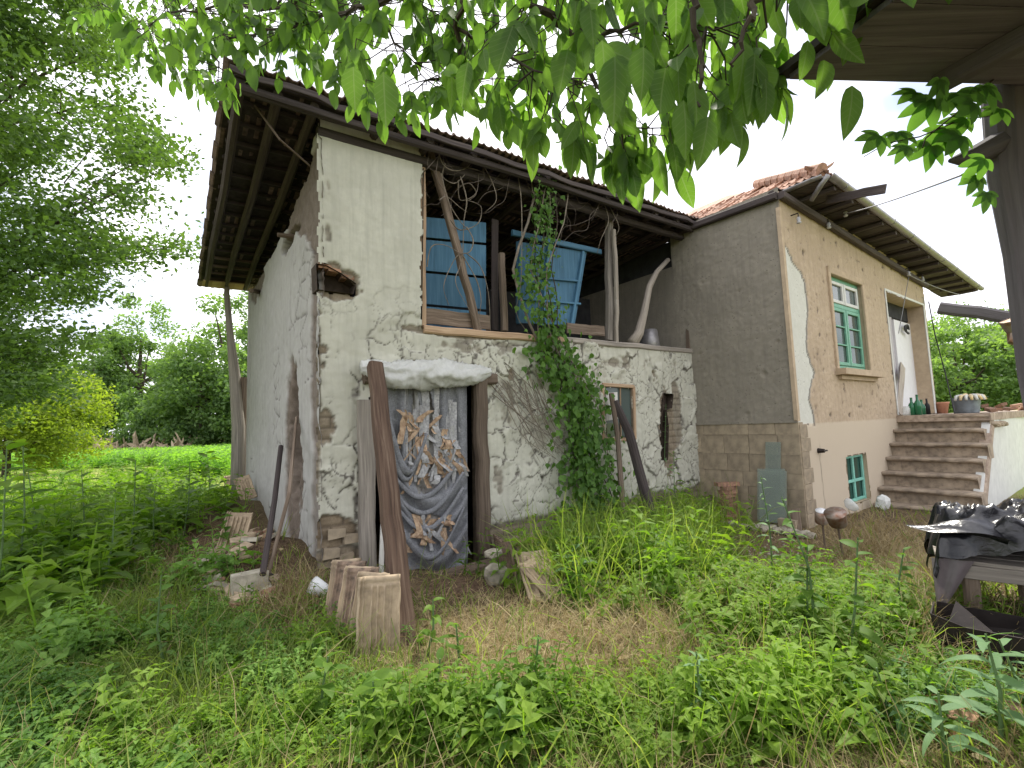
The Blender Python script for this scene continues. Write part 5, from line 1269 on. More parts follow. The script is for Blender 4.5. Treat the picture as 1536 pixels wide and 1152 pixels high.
# overhead lean-to roof and post at the right
ca = at(1185, 119, 1.75); zr_ = ca[2]
def onz(u, v_, z): r = ray(u, v_); return CAM+r*((z-CAMH)/r[2])
cb = onz(1342, 0, zr_); cdir = nrm(cb-ca); cc = onz(1536, 127, zr_); rdir = nrm(cc-ca)
shed = thing('lean_to_shed', 'dark lean-to shed roof on a rough post close overhead at the right', 'shed', gz(ca+rdir*1.0))
nb_ = 12; w_ = .17
perp = nrm(np.cross(UP, cdir)); perp = perp if perp @ rdir > 0 else -perp
Wd = 3.2; Ln = 3.2
for k_ in range(int(Ln/w_)):
    a = ca+cdir*(k_*w_); b_ = ca+cdir*((k_+.985)*w_)
    MB().prism([a, b_, b_+rdir*Wd, a+rdir*Wd], UP*.02+UP*.0).build('roof_board', W_SHED, shed)
MB().prism([ca+UP*.024-cdir*.03-rdir*.03, ca+cdir*Ln+UP*.024-rdir*.03, ca+cdir*Ln+rdir*Wd+UP*.024, ca-cdir*.03+rdir*Wd+UP*.024], UP*.03).build('roof_sheet', M_DMETAL, shed)
for x_ in (.55, 1.3, 2.1):
    MB().beam(ca+rdir*x_+cdir*.02-UP*.03, ca+rdir*(x_+.1)+cdir*Ln-UP*.03, .07, .06, UP, 4, .003).build('rafter', W_SHED, shed)
pp = [at(1508, 110, 1.9), at(1516, 260, 1.9), at(1535, 380, 1.9), at(1556, 560, 1.9)]; pp = [p for p in pp]; base_p = gz(pp[-1]+np.array([.12, 0, 0])); 
mb = MB(); mb.tube(pp+[base_p-UP*.1], [.075, .075, .06, .06, .07], 9, .06); mb.build('post', W_SHED, shed)
mb = MB(); mb.tube([at(1500, 215, 1.9), at(1455, 236, 1.85), at(1425, 241, 1.83)], [.05, .035, .008], 8, .08); mb.build('bracket', W_SHED, shed)
bp0 = shed
p0 = ca+rdir*1.15+cdir*.0; 
MB().prism([at(1508, 60, 2.1), at(1640, 60, 2.1), at(1640, 300, 2.1), at(1560, 330, 2.1), at(1520, 180, 2.1)], np.array([0, .03, 0])).build('side_board', W_SHED, shed)
jb = beamobj('jutting_beam', at(1410, 462, 3.0), at(1600, 486, 2.6), .07, .07, W_SHED, None, UP, 6); tag(jb, 'dark squared beam jutting in from the right below the shed roof', 'beam')
mb = MB(); mb.tube([at(1520, 478, 2.7), at(1530, 500, 2.7), at(1518, 515, 2.7)], [.05, .06, .02], 8, .3); tag(mb.build('rusty_bracket', M_TIN, None), 'rusty twisted iron lump hanging from the jutting beam', 'iron bracket')

# ================================================================== VEGETATION
def inside_built(x, y, m_=.10):
    P = np.stack([x, y, 0*x], 1); c = C0*[1, 1, 0]
    fs = (P-c) @ F; fn = (P-c) @ N; hs = (P-HO) @ F; hn = (P-HO) @ N; es = (P-EO) @ F; en = (P-EO) @ N
    barn_ = (fs > -m_) & (fn < m_) & (fs < 7.6) & (fn > -6.4)
    hou = (es > -m_) & (hn < m_) & (hn > -6) 
    sta = (hs > st_s0-.12) & (hn < wst+.08) & (hn > -1)
    tro = inpoly(x, y, [tuple(tq(-.05, -.06, 0)[:2]), tuple(tq(1.0, -.06, 0)[:2]), tuple(tq(1.0, .5, 0)[:2]), tuple(tq(-.05, .5, 0)[:2])])
    return barn_ | hou | sta | tro
def ground_samples(n, wfn, u0=-260, u1=1800, v0=668, v1=1420, cap=1.0, rmin=1.05, m_=.10):
    got = []
    tot = 0
    for _ in range(40):
        u = rng.uniform(u0, u1, n); v_ = rng.uniform(v0, v1, n)
        R = (np.stack([u-CX, CY-v_, np.full(n, -FPX)], 1)) @ MW.T
        ok = R[:, 2] < -5; R = R[ok]
        k_ = (-.12-CAMH)/R[:, 2]; x = R[:, 0]*k_; y = R[:, 1]*k_
        w = wfn(x, y)
        ok = (rng.uniform(0, cap, len(x)) < w) & ~inside_built(x, y, m_) & (np.hypot(x, y) > rmin) & (y > -2.0)
        got.append(np.stack([x[ok], y[ok]], 1)); tot += ok.sum()
        if tot >= n: break
    P = np.concatenate(got)[:n]; z = ground_z(P[:, 0], P[:, 1])
    return np.stack([P[:, 0], P[:, 1], z], 1)
dist = lambda P: np.hypot(P[:, 0], P[:, 1])
# --- grass, straw
moundW = lambda x, y: blob(x, y, 955, 805, 80, 55)+.7*blob(x, y, 880, 860, 60, 40)+.5*blob(x, y, 1040, 760, 50, 40)
P = ground_samples(52000, lambda x, y: (.10+greenmap(x, y))*(1-dirtmap(x, y))*(1-.72*np.clip(strawmap(x, y), 0, 1))*(.35+.9*fbm(x*2.2, y*2.2, 505)), cap=1.4)
n = len(P); sc_ = rng.uniform(.035, .13, n)*(.7+.7*fbm(P[:, 0]*1.5, P[:, 1]*1.5, 506))*np.clip(dist(P)/3.2, .7, 1.6)
S3 = np.stack([rng.uniform(.0035, .007, n)*np.clip(dist(P)/2.6, .8, 2.2), sc_*.9, sc_], 1)
scatter('grass', BLADE, P, rand_rot(n, .28), S3, M_GRASS, None, 'stuff', np.clip(rng.normal(.45, .25, n), 0, 1))
P = ground_samples(13000, lambda x, y: moundW(x, y)*sstep(.3, .55, fbm(x*2.2, y*2.2, 640)), cap=1.0); n = len(P); sc_ = rng.uniform(.30, .85, n)
S3 = np.stack([rng.uniform(.007, .014, n), sc_*.8, sc_], 1)
scatter('tall_grass', BLADE, P, rand_rot(n, .48), S3, M_GRASS, None, 'stuff', np.clip(rng.normal(.72, .28, n), 0, 1))
P = ground_samples(60000, lambda x, y: np.clip(strawmap(x, y)*1.1+.30, 0, 1)*(1-.8*dirtmap(x, y))*(.2+1.2*fbm(x*2.7, y*2.7, 509)), cap=1.2)
n = len(P); S3 = np.stack([rng.uniform(.002, .005, n)*np.clip(dist(P)/2.6, .8, 2.2), rng.uniform(.05, .17, n)*np.clip(dist(P)/4, .8, 1.5), rng.uniform(.01, .07, n)*np.clip(dist(P)/4, .8, 1.5)], 1)
P[:, 2] += .008; scatter('dry_straw', BLADE, P, rand_rot(n, .25), S3, M_STRAW, None, 'stuff')
tuft = lambda x, y: blob(x, y, 1320, 800, 70, 35)+blob(x, y, 430, 930, 30, 26)+.7*blob(x, y, 470, 900, 18, 26)+.6*blob(x, y, 1390, 880, 60, 50)+.4*blob(x, y, 1250, 770, 60, 16)
tuft0 = tuft; tuft = lambda x, y: tuft0(x, y)+.10*blob(x, y, 1250, 960, 170, 70)+.07*blob(x, y, 900, 980, 200, 60)+.15*blob(x, y, 200, 860, 120, 50)+.4*blob(x, y, 1430, 1010, 60, 40)
P = ground_samples(7500, tuft); n = len(P); sc_ = rng.uniform(.10, .30, n); S3 = np.stack([rng.uniform(.004, .008, n), sc_*1.1, sc_*.8], 1)
scatter('dry_grass', BLADE, P, rand_rot(n, .4), S3, M_STRAW, None, 'stuff', np.clip(rng.normal(.6, .25, n), 0, 1))

# --- low weeds: small leafy plants in several forms
def weed_tmpl(seed, h=1.0, pairs=5, ll=.34, w=.5, droop=.4, whorl=2, leaf=LEAF_S, stem=.018):
    r_ = random.Random(seed); V = []; Fc = []; tv = []
    def addp(vs, fs, t):
        k = len(V); V.extend([tuple(x) for x in vs]); Fc.extend([[k+a for a in f] for f in fs]); tv.extend([t]*len(vs))
    top = np.array([r_.uniform(-.12, .12), r_.uniform(-.12, .12), h])
    addp([(-stem, 0, 0), (stem, 0, 0), top+[stem*.4, 0, 0], top-[stem*.4, 0, 0]], [[0, 1, 2, 3]], -.15)
    for i in range(pairs):
        t = (i+.8)/pairs; c_ = top*t; a0 = r_.uniform(0, 6.3)
        for k in range(whorl):
            a = a0+k*2*math.pi/whorl+r_.uniform(-.3, .3); sz = ll*(1.15-.65*t)*r_.uniform(.75, 1.2)
            el = r_.uniform(-.1, .6)-droop*.2
            y = np.array([math.cos(a)*math.cos(el), math.sin(a)*math.cos(el), math.sin(el)]); x = nrm(np.cross(y, [0, 0, 1])); z = np.cross(x, y)
            lv = np.array(leaf[0])*[w*1.7, 1, 1]; lv[:, 2] *= 1+droop*2
            addp(c_+(lv*sz) @ np.stack([x, y, z]), leaf[1], r_.uniform(-.2, .2))
    return (np.array(V), Fc), tv
WT = [weed_tmpl(1, 1, 6, .36, .55), weed_tmpl(2, 1, 5, .42, .62, .6), weed_tmpl(3, 1, 7, .30, .38, .3), weed_tmpl(4, .8, 5, .5, .30, .8), weed_tmpl(5, .55, 4, .55, .75, .5, 3)]
def weeds(n, wfn, h0, h1, mat, name, tmpls=(0, 1, 2, 3, 4), tmean=.5, **kw):
    P = ground_samples(n, wfn, **kw); grp = rng.integers(0, len(tmpls), len(P))
    Vs = []; Ls = []; Ts = []; tint = []; off = 0
    for gi, ti in enumerate(tmpls):
        Q = P[grp == gi]; m_ = len(Q)
        if not m_: continue
        (tv_, tf), tv = WT[ti]; S = rng.uniform(h0, h1, m_); Rm = rand_rot(m_, .22)
        V = np.einsum('nij,nkj->nki', Rm, tv_[None]*S[:, None, None])+Q[:, None]
        lp = np.concatenate([np.array(f) for f in tf]); tot = np.array([len(f) for f in tf])
        Vs.append(V.reshape(-1, 3)); Ls.append(((lp[None]+(np.arange(m_)*len(tv_))[:, None]).ravel())+off); Ts.append(np.tile(tot, m_)); off += m_*len(tv_)
        tint.append(np.clip(np.repeat(np.clip(rng.normal(tmean, .2, m_)+1.3*(fbm(Q[:, 0]*1.7, Q[:, 1]*1.7, 640)-.47), 0, 1), len(tv_))+np.tile(tv, m_), 0, 1))
    return wobj(name, np.concatenate(Vs), np.concatenate(Ls), np.concatenate(Ts), mat, None, 'stuff', False, {'tint': np.concatenate(tint)})
clear = lambda x, y: (1-dirtmap(x, y))*(1-.88*np.clip(1.15*blob(x, y, 740, 995, 270, 100)+.7*blob(x, y, 980, 1000, 90, 50)+.6*blob(x, y, 430, 985, 90, 40), 0, 1))
weeds(2700, lambda x, y: 1.2*blob(x, y, 120, 1050, 260, 120)*clear(x, y)*sstep(.36, .56, fbm(x*1.6, y*1.6, 600)), .08, .20, M_NETTLE, 'nettles', (0, 1, 4))
weeds(2000, lambda x, y: np.clip(greenmap(x, y)-.2*strawmap(x, y), 0, 1)*clear(x, y)*sstep(.34, .58, fbm(x*1.4, y*1.4, 601)), .05, .19, M_WEED, 'weeds')
weeds(1500, lambda x, y: (blob(x, y, 1220, 960, 170, 80)+blob(x, y, 1110, 1080, 150, 60))*clear(x, y)*sstep(.34, .56, fbm(x*1.5, y*1.5, 603)), .07, .22, M_WEED, 'weeds', (0, 1, 4), .75)
weeds(900, lambda x, y: (.25+.5*strawmap(x, y))*clear(x, y)*sstep(.42, .6, fbm(x*1.8, y*1.8, 602)), .04, .11, M_WEED, 'weeds', (0, 1, 4), .6)
weeds(1000, lambda x, y: (blob(x, y, 215, 775, 75, 45)+blob(x, y, 60, 800, 120, 60)+.8*blob(x, y, 320, 700, 40, 30)+.7*blob(x, y, 120, 740, 160, 25)), .22, .55, M_WEED, 'weeds', (0, 1, 3), .62)
weeds(700, lambda x, y: blob(x, y, 930, 850, 100, 50)+blob(x, y, 1030, 770, 50, 40), .25, .55, M_WEED, 'weeds', (0, 2, 3), .5)
weeds(380, lambda x, y: blob(x, y, 720, 1120, 200, 35)+.8*blob(x, y, 480, 990, 60, 35), .10, .22, M_WEED, 'weeds', (0, 3), .7)
weeds(300, lambda x, y: blob(x, y, 1430, 1110, 110, 45), .10, .22, M_PALEL, 'weeds', (2, 3), .5)
weeds(560, lambda x, y: (blob(x, y, 1190, 935, 150, 60)+.6*blob(x, y, 1300, 990, 70, 40))*sstep(.42, .56, fbm(x*2.1, y*2.1, 611)), .14, .32, M_WEED, 'weeds', (0, 1, 4), .8)
weeds(900, lambda x, y: blob(x, y, 110, 960, 200, 70)*sstep(.42, .58, fbm(x*1.7, y*1.7, 612)), .20, .40, M_NETTLE, 'nettles', (0, 1, 4), .6)
weeds(480, lambda x, y: (blob(x, y, 600, 1150, 330, 32)+blob(x, y, 1080, 1120, 200, 40))*clear(x, y)*sstep(.44, .58, fbm(x*2.4, y*2.4, 613)), .14, .34, M_WEED, 'weeds', (0, 1, 2, 3), .65)
weeds(800, lambda x, y: blob(x, y, 205, 760, 90, 50)+.8*blob(x, y, 40, 850, 100, 70), .35, .8, M_WEED, 'weeds', (0, 1, 4), .55)
weeds(950, lambda x, y: blob(x, y, 930, 810, 95, 55)+blob(x, y, 1030, 745, 45, 30), .25, .75, M_WEED, 'weeds', (0, 2, 3), .75)
P = ground_samples(2600, lambda x, y: .25+greenmap(x, y)*.5+.5*blob(x, y, 1100, 1090, 170, 60)+.4*blob(x, y, 420, 1060, 160, 60)); n = len(P); sc_ = rng.uniform(.16, .42, n)
scatter('long_grass', BLADE, P, rand_rot(n, .5), np.stack([rng.uniform(.004, .009, n), sc_*1.2, sc_*.8], 1), M_GRASS, None, 'stuff', np.clip(rng.normal(.85, .2, n), 0, 1))
P = ground_samples(2200, lambda x, y: .15+.5*blob(x, y, 1200, 1000, 250, 120)+.4*blob(x, y, 300, 950, 260, 110)); n = len(P); sc_ = rng.uniform(.12, .38, n)
scatter('dead_stems', BLADE, P, rand_rot(n, .7), np.stack([rng.uniform(.003, .006, n), sc_*1.2, sc_*.8], 1), M_STRAW, None, 'stuff')
# fallen leaves, litter
P = ground_samples(1500, lambda x, y: .2+strawmap(x, y)+.7*blob(x, y, 250, 820, 130, 40)); n = len(P); P[:, 2] += .015
scatter('leaf_litter', LEAF_T, P, rand_rot(n, .25), rng.uniform(.03, .08, n), M_STRAW, None, 'stuff', rng.uniform(0, .5, n))

# --- field beyond
def rect_samples(n, u0, u1, y0, y1):
    y = rng.uniform(y0, y1, n); t_ = rng.uniform(u0, u1, n); x = (t_-CX)/FPX*y
    ok = ~inside_built(x, y); x, y = x[ok], y[ok]
    return np.stack([x, y, ground_z(x, y)], 1)
P = rect_samples(26000, -420, 420, 24.0, 42); P = P[P[:, 1] > 25+2.2*(fbm(P[:, 0]*.2, P[:, 1]*0, 5)-.5)]; n = len(P)
scatter('field_crop', WT[1][0], P[:9000], rand_rot(9000, .2), rng.uniform(.45, .85, 9000), M_CROP, None, 'stuff', None)
P = rect_samples(5200, -300, 400, 10.5, 24); P = P[fbm(P[:, 0]*.5, P[:, 1]*.5, 8) > .47]; n = len(P)
S3 = np.stack([rng.uniform(.012, .03, n), rng.uniform(.05, .14, n), rng.uniform(.05, .14, n)], 1)
scatter('mown_grass', BLADE, P, rand_rot(n, .3), S3, M_CROP, None, 'stuff', rng.uniform(.5, 1, n))
P = ground_samples(700, lambda x, y: blob(x, y, 330, 665, 34, 14)+blob(x, y, 300, 672, 30, 10), u0=200, u1=400, v0=655, v1=720); 
P = rect_samples(420, 250, 352, 17, 23); n = len(P); scatter('tall_weeds', WT[0][0], P, rand_rot(n, .2), rng.uniform(.5, 1.0, n), M_CROP, None, 'stuff')
P = rect_samples(520, 215, 360, 8.0, 11.5); P = P[fbm(P[:, 0]*.8, P[:, 1]*.8, 38) > .45]; n = len(P); scatter('tall_weeds', WT[1][0], P, rand_rot(n, .25), rng.uniform(.2, .5, n), M_WEED, None, 'stuff', np.clip(rng.normal(.75, .2, n), 0, 1))
P = rect_samples(160, 120, 290, 38, 43); n = len(P); v_, f_ = ico(1)
scatter('brushwood', (v_, f_), P+[0, 0, .3], rand_rot(n, .9), np.stack([rng.uniform(.5, 2.2, n), rng.uniform(.05, .2, n), rng.uniform(.05, .3, n)], 1), M_TILE, None, 'stuff')

# --- trees
def tree(name, lab, basep, h, rad, nleaf, lsize, mat, group=None, trunk_h=.25, nl=34, flat=.8, seed=0, spread=.23, tmean=.5, cat='tree', trunk_r=.03):
    r_ = np.random.RandomState(seed); T = thing(name, lab, cat, basep, group)
    cz = basep+UP*h*(.5+trunk_h*.5); rz = h*(1-trunk_h)/2
    cen = []
    while len(cen) < nl:
        q = r_.normal(0, 1, 3); q /= np.linalg.norm(q); q *= r_.uniform(.35, 1)**.6
        if q[2] < -.75: continue
        cen.append(cz+q*[rad, rad, rz]*(.72+.35*r_.rand()))
    mb = MB(); top = basep+UP*h*.75+np.array([r_.uniform(-.3, .3), 0, 0]); tr_ = h*trunk_r
    mb.tube([basep-UP*.3, basep*.6+top*.4+[r_.uniform(-.1, .1)*h*.2, 0, 0], top], [tr_, tr_*.75, tr_*.2], 8, .06)
    for c_ in cen[:14]:
        t0 = basep+(top-basep)*r_.uniform(.25, .7); mid = (t0+c_)/2+UP*-.04*h
        mb.tube([t0, mid, c_], [tr_*.45, tr_*.25, tr_*.06], 5, .05, cap=False)
    mb.build('trunk', M_BARK, T)
    cen = np.array(cen); per = nleaf//nl; Cc = np.repeat(cen, per, 0); lobe = np.repeat(r_.uniform(.55, 1.25, nl), per)
    q = r_.normal(0, 1, (len(Cc), 3)); q /= np.linalg.norm(q, axis=1, keepdims=True); q *= (r_.rand(len(Cc))**.45)[:, None]
    P = Cc+q*np.array([1, 1, flat])*(rad*spread*2*lobe)[:, None]
    P[:, 2] = np.maximum(P[:, 2], basep[2]+.1)
    tint = np.clip(r_.normal(tmean, .2, len(P))+np.repeat(r_.uniform(-.2, .2, nl), per), 0, 1)
    scatter('crown', LEAF_S, P, rand_rot(len(P), .8), lsize*rng.uniform(.6, 1.25, len(P)), mat, T, None, tint)
    return T
gt = 'trees along the far edge of the field'
def colpos(u, y): return np.array([(u-CX)/FPX*y, y, 0.0])
tl = [(95, 46, 6.5, 4.2, 'broad dark-based tree at the left end of the far treeline', .45), (150, 50, 10, 4.5, 'tall rounded tree second in the far treeline', .5), (205, 52, 12.5, 4.6, 'tallest pale green tree in the middle of the far treeline', .6),
      (255, 48, 7.2, 4.2, 'low spreading tree between the tall ones in the far treeline', .5), (300, 44, 8.2, 4.3, 'bushy light green tree left of the prop pole', .62), (345, 46, 12.5, 4.6, 'tall tree rising behind the crooked prop pole', .55), (385, 44, 8, 4.6, 'tree half hidden behind the barn gable', .5), (40, 50, 9, 5, 'tree behind the lime-green shrub', .4), (-40, 50, 11, 6, 'far tree behind the big leafy tree at the left edge', .4)]
for k_, (u, y, h, rad, lab, tm) in enumerate(tl): tree('field_tree', lab, colpos(u, y), h*1.32, rad, 9500, .42, M_TREEF, gt, .04, 44, .75, 40+k_, .17, tm)
for k_, u in enumerate([70, 130, 190, 240, 290, 340, 10]): tree('low_bush', ['dark bush under the treeline beyond the brush heap', 'dark bush second from left under the far trees', 'dark bush below the tallest far tree', 'dark bush right of the brush heap', 'rounded bush at the edge of the crop', 'bush behind the prop pole under the trees', 'dark bush at far left under the trees'][k_], colpos(u, 44+k_ % 2), 2.8, 3.0, 2600, .36, M_TREEF, 'bushes under the far trees', .0, 16, .6, 70+k_, .2, .15, 'bush')
gr = 'trees behind the house landing'
for k_, (u, y, h, rad, lab, tm) in enumerate([(1440, 24, 6.2, 2.6, 'light green tree just past the corner of the house', .75), (1500, 26, 7.0, 3.2, 'wide tree behind the grey pail', .55), (1575, 22, 6.4, 3.0, 'tree at the right edge behind the landing', .65), (1400, 30, 8.2, 3.4, 'tall pale tree showing under the end of the eaves', .6)]):
    tree('garden_tree', lab, colpos(u, y), h, rad, 11000, .22, M_TREEF, gr, .05, 50, .6, 90+k_, .16, tm)
tree('sunlit_shrub', 'shrub with sunlight put into its yellow-green leaves at the left edge below the big tree', colpos(12, 21)+[0, 0, -.1], 5.4, 3.4, 26000, .17, M_LIME, None, .0, 46, .8, 5, .17, .6, 'shrub')
# big tree at the left: limbs reach into the view
bt = thing('leafy_tree', 'large leafy tree reaching in from the left with dark spreading branches', 'tree', colpos(-120, 9.5))
poly = [(-500, -350), (200, -350), (150, -60), (205, 10), (158, 60), (170, 120), (232, 190), (245, 245), (190, 300), (215, 345), (285, 352), (270, 376), (185, 398), (128, 428), (112, 500), (98, 560), (60, 620), (-120, 640), (-500, 640)]
cen = []
while len(cen) < 900:
    u, v_ = rng.uniform(-420, 300), rng.uniform(-340, 640)
    if inpoly(np.array([u]), np.array([v_]), poly)[0]:
        if float(fbm(u/60+3, v_/38, 700)) < (.42 if u > 60 else .33): continue
        cen.append(at(u, v_, rng.uniform(7.0, 11.5)))
cen = np.array(cen); cen[:, 2] = np.maximum(cen[:, 2], .6)
trunk = MB(); t0 = colpos(-120, 9.5); trunk.tube([t0-UP*.2, t0+UP*2.5+[.2, 0, 0], t0+UP*5.5+[.1, 0, 0], t0+UP*9], [.30, .24, .17, .06], 10, .05); trunk.build('trunk', M_BARK, bt)
tips = [(150, 150), (235, 260), (180, 60), (290, 362), (120, 300), (60, 100), (90, 420), (40, 250), (110, 20), (200, 330), (60, 520)]
for k_, (u, v_) in enumerate(tips):
    c_ = at(u, v_, rng.uniform(8, 10)); h0 = np.array([t0[0]+.1, t0[1], min(max(1.5, c_[2]-1.2), 8)]); mid = (h0+c_)/2+UP*.15
    mb = MB(); mb.tube([h0, mid+rng.normal(0, .08, 3), c_*.8+mid*.2, c_], [.05, .028, .014, .006], 6, .06); br = mb.build('branch', M_BARK, bt)
    near = cen[np.argsort(np.linalg.norm(cen-c_, axis=1))[:7]]
    for q in near[::2]: mb = MB(); mb.tube([mid*.5+c_*.5, (mid+q)/2+UP*.1, q], [.018, .012, .005], 4, cap=False); mb.build('twig', M_BARK, br)
per = 200; Cc = np.repeat(cen, per, 0); q = rng.normal(0, 1, (len(Cc), 3))*[.30, .30, .12]
ti = np.clip(rng.normal(.5, .2, len(Cc))+np.repeat(rng.uniform(-.25, .25, len(cen)), per), 0, 1)
o_ = scatter('crown', LEAF_T, Cc+q, rand_rot(len(Cc), .6), rng.uniform(.07, .13, len(Cc)), M_TREE, bt, None, ti)

# --- walnut branches hanging over the yard
wal = thing('walnut_tree', 'walnut tree whose drooping leafy branches hang across the top of the view', 'tree', np.array([1.5, -1.2, 0.0]))
lowc = np.array([(120, 60), (165, 80), (200, 108), (240, 118), (300, 168), (345, 165), (360, 100), (410, 135), (455, 120), (500, 150), (560, 195), (590, 205), (640, 185), (700, 190), (760, 215), (790, 245), (840, 255), (880, 285), (920, 300), (970, 285), (1010, 300), (1050, 225), (1075, 260), (1110, 160), (1160, 195), (1190, 120), (1250, 105), (1300, 60), (1420, 30)], float)
def lowv(u): return np.interp(u, lowc[:, 0], lowc[:, 1])
def dep(u): return np.interp(u, [150, 350, 560, 760, 900, 1100, 1300], [4.3, 3.5, 2.8, 2.5, 2.15, 1.75, 1.6])
branches = [[(760, -160, 2.2), (700, -30, 2.3), (686, 40, 2.4), (692, 110, 2.5), (705, 170, 2.6)], [(900, -200, 1.8), (790, 0, 2.0), (868, 60, 2.1), (885, 110, 2.0), (932, 190, 1.9)],
            [(700, -40, 2.3), (560, 10, 2.8), (470, 30, 3.2), (380, 50, 3.6), (310, 70, 3.9)], [(470, 20, 3.2), (330, 5, 3.8), (240, 30, 4.2), (180, 55, 4.4)], [(1010, -160, 1.5), (1040, 10, 1.5), (1055, 90, 1.5), (1050, 160, 1.5)],
            [(1200, -160, 1.5), (1150, -10, 1.45), (1120, 40, 1.4), (1100, 100, 1.4)], [(868, 60, 2.1), (960, 40, 1.9), (1060, 38, 1.7)], [(686, 40, 2.4), (740, 70, 2.4), (800, 110, 2.3), (860, 120, 2.2)], [(560, 10, 2.8), (600, 70, 2.8), (640, 120, 2.8)], [(310, 70, 3.9), (330, 100, 3.8), (350, 120, 3.8)]]
bpts = []
for k_, br in enumerate(branches):
    pts = [at(u, v_, d) for u, v_, d in br]; fine = []
    for i in range(len(pts)-1):
        for t_ in np.linspace(0, 1, 6)[:-1]: fine.append(pts[i]*(1-t_)+pts[i+1]*t_+rng.normal(0, .010, 3))
    fine.append(pts[-1]); r0 = [.020, .020, .018, .012, .014, .014, .010, .010, .009, .009][k_]
    mb = MB(); mb.tube(fine, list(np.linspace(r0, r0*.3, len(fine))), 6, .12); mb.build('branch', M_TWIG, wal); bpts += fine
mb = MB(); mb.tube([np.array([1.5, -1.2, -.1]), np.array([1.45, -1.2, 2.4]), at(900, -200, 1.8)+UP*.4, at(900, -200, 1.8)], [.16, .13, .05, .022], 9, .05); mb.tube([np.array([1.45, -1.2, 2.4]), at(760, -160, 2.2)+UP*.5, at(760, -160, 2.2)], [.10, .05, .022], 8, .05); mb.build('trunk', M_BARK, wal)
bpts = np.array(bpts)
LV = []   # leaf frames
tw = MB()
def spray(root, dirv, ln, npair, lsz):
    d = nrm(dirv); path = [root]
    for i in range(1, 5): path.append(root+d*ln*i/4-UP*.10*ln*(i/4)**2+rng.normal(0, .004, 3))
    tw.tube(path, [.0032, .0026, .002, .0018, .0012], 4, cap=False)
    nb = bpts[np.argmin(np.linalg.norm(bpts-root, axis=1))]
    if np.linalg.norm(nb-root) < .9: tw.tube([nb, (nb+root)/2-UP*.03+rng.normal(0, .02, 3), root], [.004, .0032, .0024], 4, cap=False)
    sd_ = nrm(np.cross(d, rng.normal(0, 1, 3)))
    for i in range(npair):
        t_ = .25+.7*i/npair; c_ = root+(path[-1]-root)*t_
        for s_ in (-1, 1):
            y = nrm(d*.35+sd_*s_*.55-UP*rng.uniform(.35, 1.0)+rng.normal(0, .15, 3)); LV.append((c_, y, lsz*rng.uniform(.7, 1.05)*(.75+.35*t_)))
    LV.append((path[-1], nrm(d*.5-UP*.9+rng.normal(0, .15, 3)), lsz*rng.uniform(1.0, 1.25)))
cnt = 0
while cnt < 400:
    u = rng.uniform(140, 1400); d = dep(u)*rng.uniform(.82, 1.35); lsz = rng.uniform(.105, .16) if u < 780 else rng.uniform(.115, .175)
    lo = lowv(u); ln = rng.uniform(.10, .26); px_ = (ln*.8+lsz)*FPX/d
    if lo-px_ < -330: continue
    v_ = -200+(max(-150, lo-px_)+200)*rng.random()**.8
    if u > 850 and rng.random() < .5: continue
    if u > 1150 and rng.random() < .5: continue
    dr = np.array([rng.normal(0, .6), rng.normal(0, .6), -.9]); spray(at(u, v_, d), dr, ln, rng.integers(2, 4), lsz); cnt += 1
for _ in range(60):
    u = rng.uniform(215, 860); d = dep(u)*rng.uniform(.95, 1.4); spray(at(u, rng.uniform(-70, 75), d), np.array([rng.normal(0, .6), rng.normal(0, .6), -.9]), rng.uniform(.10, .24), rng.integers(2, 4), rng.uniform(.10, .145))
# sprays along the lower outline, so that the fringe hangs as in the place
for u in np.concatenate([np.linspace(170, 340, 9), np.linspace(380, 760, 19), np.linspace(770, 1180, 19)]):
    d = dep(u)*rng.uniform(.9, 1.1); lsz = rng.uniform(.10, .135) if u < 780 else rng.uniform(.12, .16); ln = .14
    px_ = (ln*.9+lsz)*FPX/d; spray(at(u, lowv(u)-px_, d), np.array([rng.normal(0, .35), rng.normal(0, .35), -1]), ln, 3, lsz)
tw.build('twigs', M_TWIG, wal, 'stuff')
LVP = np.array([q[0] for q in LV]); LVY = np.array([q[1] for q in LV]); LVS = np.array([q[2] for q in LV])
pu, pv = proj(LVP+LVY*LVS[:, None]*.5); dd = np.linalg.norm(LVP-CAM, axis=1)
inv = (pu > -10) & (pu < 1546) & (pv > -20) & (pv < 420)
keep = dd > .85; LVP, LVY, LVS, dd, inv = LVP[keep], LVY[keep], LVS[keep], dd[keep], inv[keep]
order = np.argsort(-(LVS/dd)*inv); top = order[:300]; rest = order[300:]
nzv = rng.normal(0, 1, (len(LVP), 3))*[1, 1, .35]+np.array([0, -.8, .3]); FR = frame_rot(LVY, nzv)
LFM = []
for k_ in range(12):
    v_, f_ = leaf_t(rng.uniform(.42, .58), rng.uniform(.05, .3), rng.uniform(.02, .22), 7, .03); v_ = v_.copy(); v_[:, 0] += .06*np.sin(v_[:, 1]*3.1)*rng.uniform(-1, 1)
    me = raw_mesh('walnut_leaf', v_, [a for q in f_ for a in q], [len(q) for q in f_], True, {'lx': v_[:, 0]-(v_[:, 0] == 0)*0, 'ly': v_[:, 1]+1.0, 'tint': np.clip(k_/13+np.where(np.abs(v_[:, 0]) < .04, .22, 0)+.12*(vn(v_[:, 0]*9+k_, v_[:, 1]*7, 3)-.5), 0, 1)}); me.materials.append(M_WALNUT); LFM.append(me)
def leafobj(name, me, P_, Rm, s_, parent):
    o_ = bpy.data.objects.new(name, me); COL.objects.link(o_); o_.parent = parent
    M4 = np.eye(4); M4[:3, :3] = Rm*s_; M4[:3, 3] = P_-base(parent); o_.matrix_basis = Matrix(M4.tolist()); return o_
